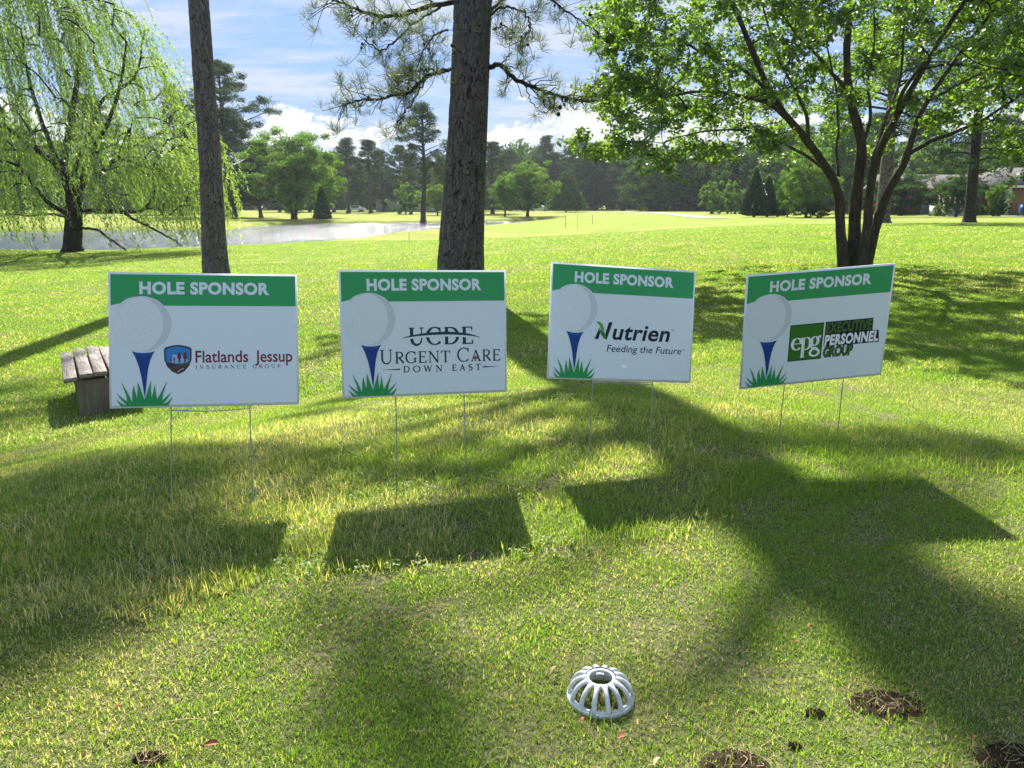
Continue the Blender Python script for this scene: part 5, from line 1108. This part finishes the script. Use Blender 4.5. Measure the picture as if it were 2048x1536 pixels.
# painted shadow line, cart path
def strip(name, pts, w, mat, dz, n=60):
    C = spline([(x, y, 0) for x, y in pts], n); T = np.gradient(C, axis=0); T /= np.linalg.norm(T, axis=1)[:, None]; N = np.stack([-T[:, 1], T[:, 0], T[:, 2] * 0], 1)
    rows = [C + N * w * k for k in (-.5, -.25, 0, .25, .5)]; V = np.concatenate(rows); V[:, 2] = gz(V[:, 0], V[:, 1]) + dz
    F = [(r * n + i, r * n + i + 1, (r + 1) * n + i + 1, (r + 1) * n + i) for r in range(4) for i in range(n - 1)]
    return tag(obj(name, mesh_from(name, V, np.array(F), mat, True)), kind='structure')
M['painted_shadow'] = plain('painted_shadow', (.06, .06, .062), .9, .15, 0, .15, 3); M['pathc'] = plain('path_concrete', (.42, .38, .32), .9, .1, 0, .12, 2)
def gp(u, v, dd): p = pix(u, v, dd); return (p[0], dd)
strip('shadow_strip', [gp(1700, 0, 72), gp(1850, 0, 67), gp(1980, 0, 65), gp(2250, 0, 64)], 2.6, M['painted_shadow'], .03)  # shade of a dip in the ground, put in as a dark strip
strip('cart_path', [gp(760, 0, 158), gp(1010, 0, 168), gp(1200, 0, 165), gp(1290, 0, 150), gp(1370, 0, 120), gp(1420, 0, 96), gp(1470, 0, 80)], 2.4, M['pathc'], .05)

# marker stakes
M['stake'] = plain('stake_white', (.72, .72, .68), .6, .2); M['stakered'] = plain('stake_red', (.22, .05, .04), .7, .2)
for u, v0, v1, dd, mt, lab in ((818, 456, 470, 42, 'stake', 'thin white marker stake on the near pond shore left of the thick trunk'), (1155, 430, 443, 62, 'stake', 'white marker stake between two dark ones on the fairway edge'), (1131, 431, 442, 70, 'stakered', 'dark marker stake, left of the white one on the fairway edge'), (1185, 431, 440, 76, 'stakered', 'dark marker stake, right of the white one on the fairway edge'), (624, 428, 437, 95, 'stakered', 'dark marker stake on the far bank below the pale trees')):
    p = pix(u, v1, dd); z = g0(p[0], dd); h = max(.35, pix(u, v0, dd)[2] - z); a = Acc(); a.add(*box((0, 0, h / 2), (.035, .035, h))); a.add(*box((0, 0, h + .012), (.025, .025, .024))); o = obj('marker_stake', a.mesh('marker_stake', M[mt])); o.location = (p[0], dd, z); tag(o, lab, 'stake', 'golf course marker stakes')

# ---------------------------------------------------------------- grass
M['grass'] = None
def grassmat():
    m, nt = newmat('grass_blades')
    at = nt.nodes.new('ShaderNodeAttribute'); at.attribute_name = 'tint'; oi = nt.nodes.new('ShaderNodeObjectInfo')
    g = nt.nodes.new('ShaderNodeNewGeometry'); nb = noisen(nt, g.outputs['Position'], 1.3, 4, .6); nl = noisen(nt, g.outputs['Position'], .3, 3, .6)
    f = mth(nt, 'ADD', at.outputs['Fac'], mth(nt, 'MULTIPLY', mth(nt, 'SUBTRACT', oi.outputs['Random'], .5), .22))
    f = mth(nt, 'ADD', f, mth(nt, 'MULTIPLY', mth(nt, 'SUBTRACT', nb, .5), .9)); f = mth(nt, 'ADD', f, mth(nt, 'MULTIPLY', mth(nt, 'SUBTRACT', nl, .5), 1.3), clamp=True)
    c = ramp(nt, f, [(0, (.54, .48, .31)), (.18, (.40, .38, .16)), (.32, (.22, .28, .06)), (.62, (.115, .205, .032)), (1, (.19, .30, .037))])
    d = nt.nodes.new('ShaderNodeBsdfDiffuse'); nt.links.new(c, d.inputs[0]); tr = nt.nodes.new('ShaderNodeBsdfTranslucent'); nt.links.new(mixc(nt, 1.0, c, (2.15, 2.15, .85), 'MULTIPLY'), tr.inputs[0])
    mx = nt.nodes.new('ShaderNodeMixShader'); mx.inputs[0].default_value = .5; nt.links.new(d.outputs[0], mx.inputs[1]); nt.links.new(tr.outputs[0], mx.inputs[2])
    gl = nt.nodes.new('ShaderNodeBsdfGlossy'); gl.inputs['Roughness'].default_value = .5; m2 = nt.nodes.new('ShaderNodeMixShader'); m2.inputs[0].default_value = .03
    nt.links.new(mx.outputs[0], m2.inputs[1]); nt.links.new(gl.outputs[0], m2.inputs[2]); out(nt, m2.outputs[0]); return m
M['grass'] = grassmat()
def blades(n, rad, h0, h1, w, lean, straw, seed, curl=.6):
    r = np.random.default_rng(seed); a = r.uniform(0, 6.283, n); q = np.sqrt(r.random(n)) * rad; B = np.c_[q * np.cos(a), q * np.sin(a), np.full(n, -.004)]
    h = r.uniform(h0, h1, n) * (.7 + .5 * r.random(n)); da = r.uniform(0, 6.283, n); ln = np.abs(r.normal(0, lean, n)); D = np.c_[np.cos(da) * np.sin(ln), np.sin(da) * np.sin(ln), np.cos(ln)]
    ln2 = np.clip(ln * 1.3 + curl * r.random(n), 0, 1.75); D2 = np.c_[np.cos(da) * np.sin(ln2), np.sin(da) * np.sin(ln2), np.cos(ln2)]
    sa = da + math.pi / 2 + r.normal(0, .5, n); S = np.c_[np.cos(sa), np.sin(sa), np.zeros(n)] * (w * r.uniform(.6, 1.3, n) / 2)[:, None]
    m_ = B + D * (h * .5)[:, None]; t = m_ + D2 * (h * .55)[:, None]; t[:, 2] = np.maximum(t[:, 2], .002)
    V = np.stack([B - S * .7, B + S * .7, m_ + S, m_ - S, t], 1).reshape(-1, 3); k = np.arange(n)[:, None] * 5
    tint = np.where(r.random(n) < straw, r.random(n) * .25, .5 + .4 * r.random(n))
    return mesh_from('tuft', V, [k + np.array([[0, 1, 2, 3]]), k + np.array([[3, 2, 4]])], M['grass'], False, {'tint': np.repeat(tint, 5)})
def clover(n, rad, seed):
    r = np.random.default_rng(seed); A = Acc()
    for k in range(n):
        a = r.uniform(0, 6.283); q = math.sqrt(r.random()) * rad; c = np.array([q * math.cos(a), q * math.sin(a), r.uniform(.010, .024)]); s = r.uniform(.003, .0055)
        for j in range(3):
            b = a + j * 2.09; d = np.array([math.cos(b), math.sin(b), .15]); e = np.cross(d, (0, 0, 1)); A.add([c, c + d * s + e * s * .8, c + d * s * 1.9, c + d * s - e * s * .8], [(0, 1, 2, 3)], .6)
    return A.mesh('tuft', M['grass'])
KINDS = [blades(185, .085, .009, .020, .0019, .95, .32, 1), blades(185, .085, .008, .018, .0019, 1.1, .52, 2), blades(170, .085, .011, .023, .0021, .8, .14, 3),
         blades(115, .075, .018, .036, .0022, .85, .26, 4), blades(115, .075, .018, .044, .0021, 1.0, .62, 5), blades(85, .075, .017, .032, .0030, .85, .2, 6), clover(14, .08, 7),
         blades(120, .11, .016, .034, .0045, .95, .22, 8), blades(120, .11, .016, .034, .0045, .95, .07, 9)]
_rp = [pixdrop(u, v, 1.0) for u, v in [(-500, 1290), (0, 1262), (300, 1215), (620, 1165), (1060, 1112), (1180, 1082), (1400, 1055), (1700, 985), (2048, 950), (2500, 930)]]
_ra = np.array([math.atan2(p[0], p[1]) for p in _rp]); _rd = np.array([math.hypot(p[0], p[1]) for p in _rp])
SOIL = [(pixdrop(1775, 1402, 1.0), .070, .042), (pixdrop(1470, 1528, 1.0), .055, .036), (pixdrop(2050, 1520, 1.0), .075, .05), (pixdrop(300, 1518, 1.0), .03, .016), (pixdrop(1630, 1423, 1.0), .02, .012), (pixdrop(1590, 1490, 1.0), .012, .008)]
def scatter():
    P = []; S = []; K = []; r = np.random.default_rng(77)
    for y0, y1, dens in ((.55, 1.6, 620), (1.6, 2.6, 540), (2.6, 4.2, 430), (4.2, 6.5, 240), (6.5, 10, 120), (10, 16, 55), (16, 26, 24), (26, 46, 10)):
        w = y1 * .82 + .4; n = int((y1 - y0) * 2 * w * dens); x = r.uniform(-w, w, n); y = r.uniform(y0, y1, n); keep = np.abs(x) < y * .80 + .35; P.append(np.c_[x[keep], y[keep]])
    P = np.concatenate(P); x, y = P.T; d = np.hypot(x, y); a = np.arctan2(x, y); z = gz(x, y)
    k1 = vnoise(x, y, .45, 31); k2 = vnoise(x, y, .16, 32); rough = (d > np.interp(a, _ra, _rd) + (k2 - .5) * .10) & (d < 3.9 + .6 * (k1 - .5)); q = r.random(len(x))
    kind = np.where(q < .45, 0, np.where(q < .45 + .35 * (k1 < .52), 1, 2))
    kr = np.where(q < .22 + .60 * (k1 > .44), 4, np.where(q < .86, 3, 5)); kr = np.where((r.random(len(x)) < .05), 6, kr); kind = np.where(rough, kr, kind)
    kind = np.where(d > 6.0, np.where(k1 > .55, 8, 7), kind)
    sc = 1 + np.clip(d - 4, 0, 40) * .085; sz = np.clip(1 + np.clip(d - 4, 0, 40) * .02, 1, 1.6) * r.uniform(.8, 1.25, len(x)); edge = rough & (d < np.interp(a, _ra, _rd) + .12); sz = np.where(edge, sz * 1.15, sz)
    keep = np.ones(len(x), bool)
    for c, rx, ry in SOIL: keep &= ((x - c[0]) / rx) ** 2 + ((y - c[1]) / ry) ** 2 > .55 + 1.5 * (r.random(len(x)) - .5)
    sdm = np.ones(len(x), bool); f = y > 25; sdm[f] = pond_sd(x[f], y[f]) > .2; keep &= sdm
    x, y, z, kind, sc, sz = [v[keep] for v in (x, y, z, kind, sc, sz)]; n = len(x)
    me = bpy.data.meshes.new('lawn_grass')
    me.vertices.add(n); me.vertices.foreach_set('co', np.c_[x, y, z].astype(np.float32).ravel())
    for nm, v in (('kind', kind.astype(np.float32)), ('yaw', r.uniform(0, 6.283, n).astype(np.float32)), ('sxy', sc.astype(np.float32)), ('sz', sz.astype(np.float32))):
        me.attributes.new(nm, 'FLOAT', 'POINT').data.foreach_set('value', v)
    o = obj('lawn_grass', me); tag(o, 'short mown lawn grass with a strip of longer straw-flecked rough along the low bank', 'grass', kind='stuff')
    ng = bpy.data.node_groups.new('lawn_grass', 'GeometryNodeTree'); ng.interface.new_socket('Geometry', in_out='INPUT', socket_type='NodeSocketGeometry'); ng.interface.new_socket('Geometry', in_out='OUTPUT', socket_type='NodeSocketGeometry')
    gi = ng.nodes.new('NodeGroupInput'); go = ng.nodes.new('NodeGroupOutput'); j = ng.nodes.new('GeometryNodeJoinGeometry'); L = ng.links.new
    def na(n_):
        q_ = ng.nodes.new('GeometryNodeInputNamedAttribute'); q_.data_type = 'FLOAT'; q_.inputs['Name'].default_value = n_; return q_.outputs['Attribute']
    ky, yw, sx_, sz_ = na('kind'), na('yaw'), na('sxy'), na('sz'); cr_ = ng.nodes.new('ShaderNodeCombineXYZ'); L(yw, cr_.inputs[2]); cs = ng.nodes.new('ShaderNodeCombineXYZ'); L(sx_, cs.inputs[0]); L(sx_, cs.inputs[1]); L(sz_, cs.inputs[2])
    for i, km in enumerate(KINDS):
        so = bpy.data.objects.new('grass_tuft', km); oi = ng.nodes.new('GeometryNodeObjectInfo'); oi.inputs['Object'].default_value = so; oi.inputs['As Instance'].default_value = True
        cp = ng.nodes.new('FunctionNodeCompare'); cp.data_type = 'FLOAT'; cp.operation = 'EQUAL'; L(ky, cp.inputs[0]); cp.inputs[1].default_value = i; cp.inputs['Epsilon'].default_value = .1
        ip = ng.nodes.new('GeometryNodeInstanceOnPoints'); L(gi.outputs[0], ip.inputs['Points']); L(cp.outputs[0], ip.inputs['Selection']); L(oi.outputs['Geometry'], ip.inputs['Instance']); L(cr_.outputs[0], ip.inputs['Rotation']); L(cs.outputs[0], ip.inputs['Scale']); L(ip.outputs[0], j.inputs[0])
    L(j.outputs[0], go.inputs[0]); md = o.modifiers.new('grass', 'NODES'); md.node_group = ng; print('tufts', n)
scatter()

# bare soil, straw, leaves
M['soil'] = plain('dark_soil', (.036, .025, .018), .95, .05, 0, .6, 45)
for c, rx, ry in SOIL:
    n = 26; g = np.linspace(-1.25, 1.25, n); A, B = np.meshgrid(g, g); xx = c[0] + A * rx; yy = c[1] + B * ry; zz = gz(xx, yy) + .005 - .02 * np.clip(np.hypot(A, B) - .95, 0, 1) + .012 * (rng.random(A.shape) - .45) * (np.hypot(A, B) < 1)
    i = (np.arange(n - 1)[:, None] * n + np.arange(n - 1)[None]).ravel(); tag(obj('bare_soil', mesh_from('bare_soil', np.stack([xx.ravel(), yy.ravel(), zz.ravel()], 1), np.stack([i, i + 1, i + n + 1, i + n], 1), M['soil'])), kind='structure')
M['straw'] = plain('dry_straw', (.34, .25, .14), .7, .2, 0, .4, 30); M['deadleaf'] = plain('dead_leaf', (.30, .11, .045), .7, .3, 0, .4, 60); M['tanleaf'] = plain('tan_leaf', (.42, .30, .16), .7, .3, 0, .3, 60)
a = Acc()
for q in range(360):
    y = rng.uniform(.9, 3.6) ** 1.0; x = rng.uniform(-.75, .75) * y
    if q < 120: c, rx, ry = SOIL[(0, 0, 1, 2, 2, 3)[rng.integers(0, 6)]]; x = c[0] + rng.normal(0, rx * .75); y = c[1] + rng.normal(0, ry * .75)
    z = g0(x, y) + rng.uniform(.008, .024); an = rng.uniform(0, 6.28); L = (rng.uniform(.012, .04) if q < 120 else rng.uniform(.02, .10)); d = np.array([math.cos(an), math.sin(an), rng.normal(0, .12)]); m_ = d * L / 2 + np.array([rng.normal(0, .006), rng.normal(0, .006), .004]); p = np.array([x, y, z]); a.add(*tube(spline([p, p + m_, p + d * L], 5), rng.uniform(.0005, .0009), 3))
tag(obj('pine_straw', a.mesh('pine_straw', M['straw'])), 'scattered dry straw and pine needles lying on the mown grass', 'straw', kind='stuff')
for q, (u, v, s, mt) in enumerate([(1165, 1446, .016, 'deadleaf'), (1243, 1480, .022, 'deadleaf'), (1107, 1342, .022, 'tanleaf'), (1620, 1250, .016, 'deadleaf'), (1585, 1240, .014, 'deadleaf'), (1378, 1150, .013, 'deadleaf'), (425, 1495, .026, 'deadleaf'), (393, 1320, .014, 'tanleaf'), (360, 1222, .022, 'deadleaf'), (240, 1418, .018, 'deadleaf'), (1950, 1475, .012, 'deadleaf'), (640, 1258, .018, 'tanleaf'), (1594, 1282, .014, 'deadleaf'), (435, 1435, .014, 'tanleaf'), (700, 1240, .015, 'tanleaf'), (152, 1250, .014, 'deadleaf'), (1315, 1530, .02, 'tanleaf'), (980, 1150, .018, 'tanleaf')]):
    s *= .75; c = pixdrop(u, v, .99); z = g0(c[0], c[1]) + .019; an = rng.uniform(0, 3.14); V = []; n = 9
    for i in range(n):
        t = i / (n - 1); w = s * .32 * math.sin(math.pi * min(1, t * .96 + .04)) ** .8 * (1 + .2 * math.sin(i * 2.5)); V += [((t - .5) * s * 1.5, -w, .003 * math.sin(t * 3) + w * .5), ((t - .5) * s * 1.5, 0, .003 * math.sin(t * 3)), ((t - .5) * s * 1.5, w, .003 * math.sin(t * 3) + w * .6)]
    F = [(3 * i + k, 3 * i + k + 1, 3 * i + 4 + k, 3 * i + 3 + k) for i in range(n - 1) for k in (0, 1)]
    o = obj('fallen_leaf', mesh_from('fallen_leaf', np.array(V), np.array(F), M[mt], True), None, (c[0], c[1], z)); o.rotation_euler = (rng.normal(0, .3), rng.normal(0, .3), an)
    where = ['at the foot of the dome grate', 'lower right of the dome grate', 'upper left of the dome grate', 'in the sun right of the grate, outer one', 'in the sun right of the grate, inner one', 'in the sunny strip below the third sign', 'largest, at the lower left near the bottom edge', 'left of centre in the sun', 'left, below the long rough', 'low on the far left', 'in the deep shade at lower right', 'below the shadow of the second sign', 'in the sun right of the grate, lowest one', 'lower left of centre', 'just right of the one below the second shadow', 'near the left edge below the rough', 'between two soil patches at the bottom', 'near the corner of the second sign shadow'][q]
    tag(o, {'deadleaf': 'reddish-brown', 'tanleaf': 'tan'}[mt] + ' curled leaf on grass, ' + where, 'leaf', 'fallen leaves on the grass')

# ---------------------------------------------------------------- air
def haze():
    V, F = box((0, 150, 14), (1500, 900, 36)); me = mesh_from('haze', V, F); m, nt = newmat('thin_air'); v = nt.nodes.new('ShaderNodeVolumePrincipled'); v.inputs['Color'].default_value = (.82, .9, 1, 1); v.inputs['Density'].default_value = .0002; v.inputs['Anisotropy'].default_value = .3
    o_ = nt.nodes.new('ShaderNodeOutputMaterial'); nt.links.new(v.outputs[0], o_.inputs['Volume']); me.materials.append(m); tag(obj('haze', me), kind='stuff')
haze()
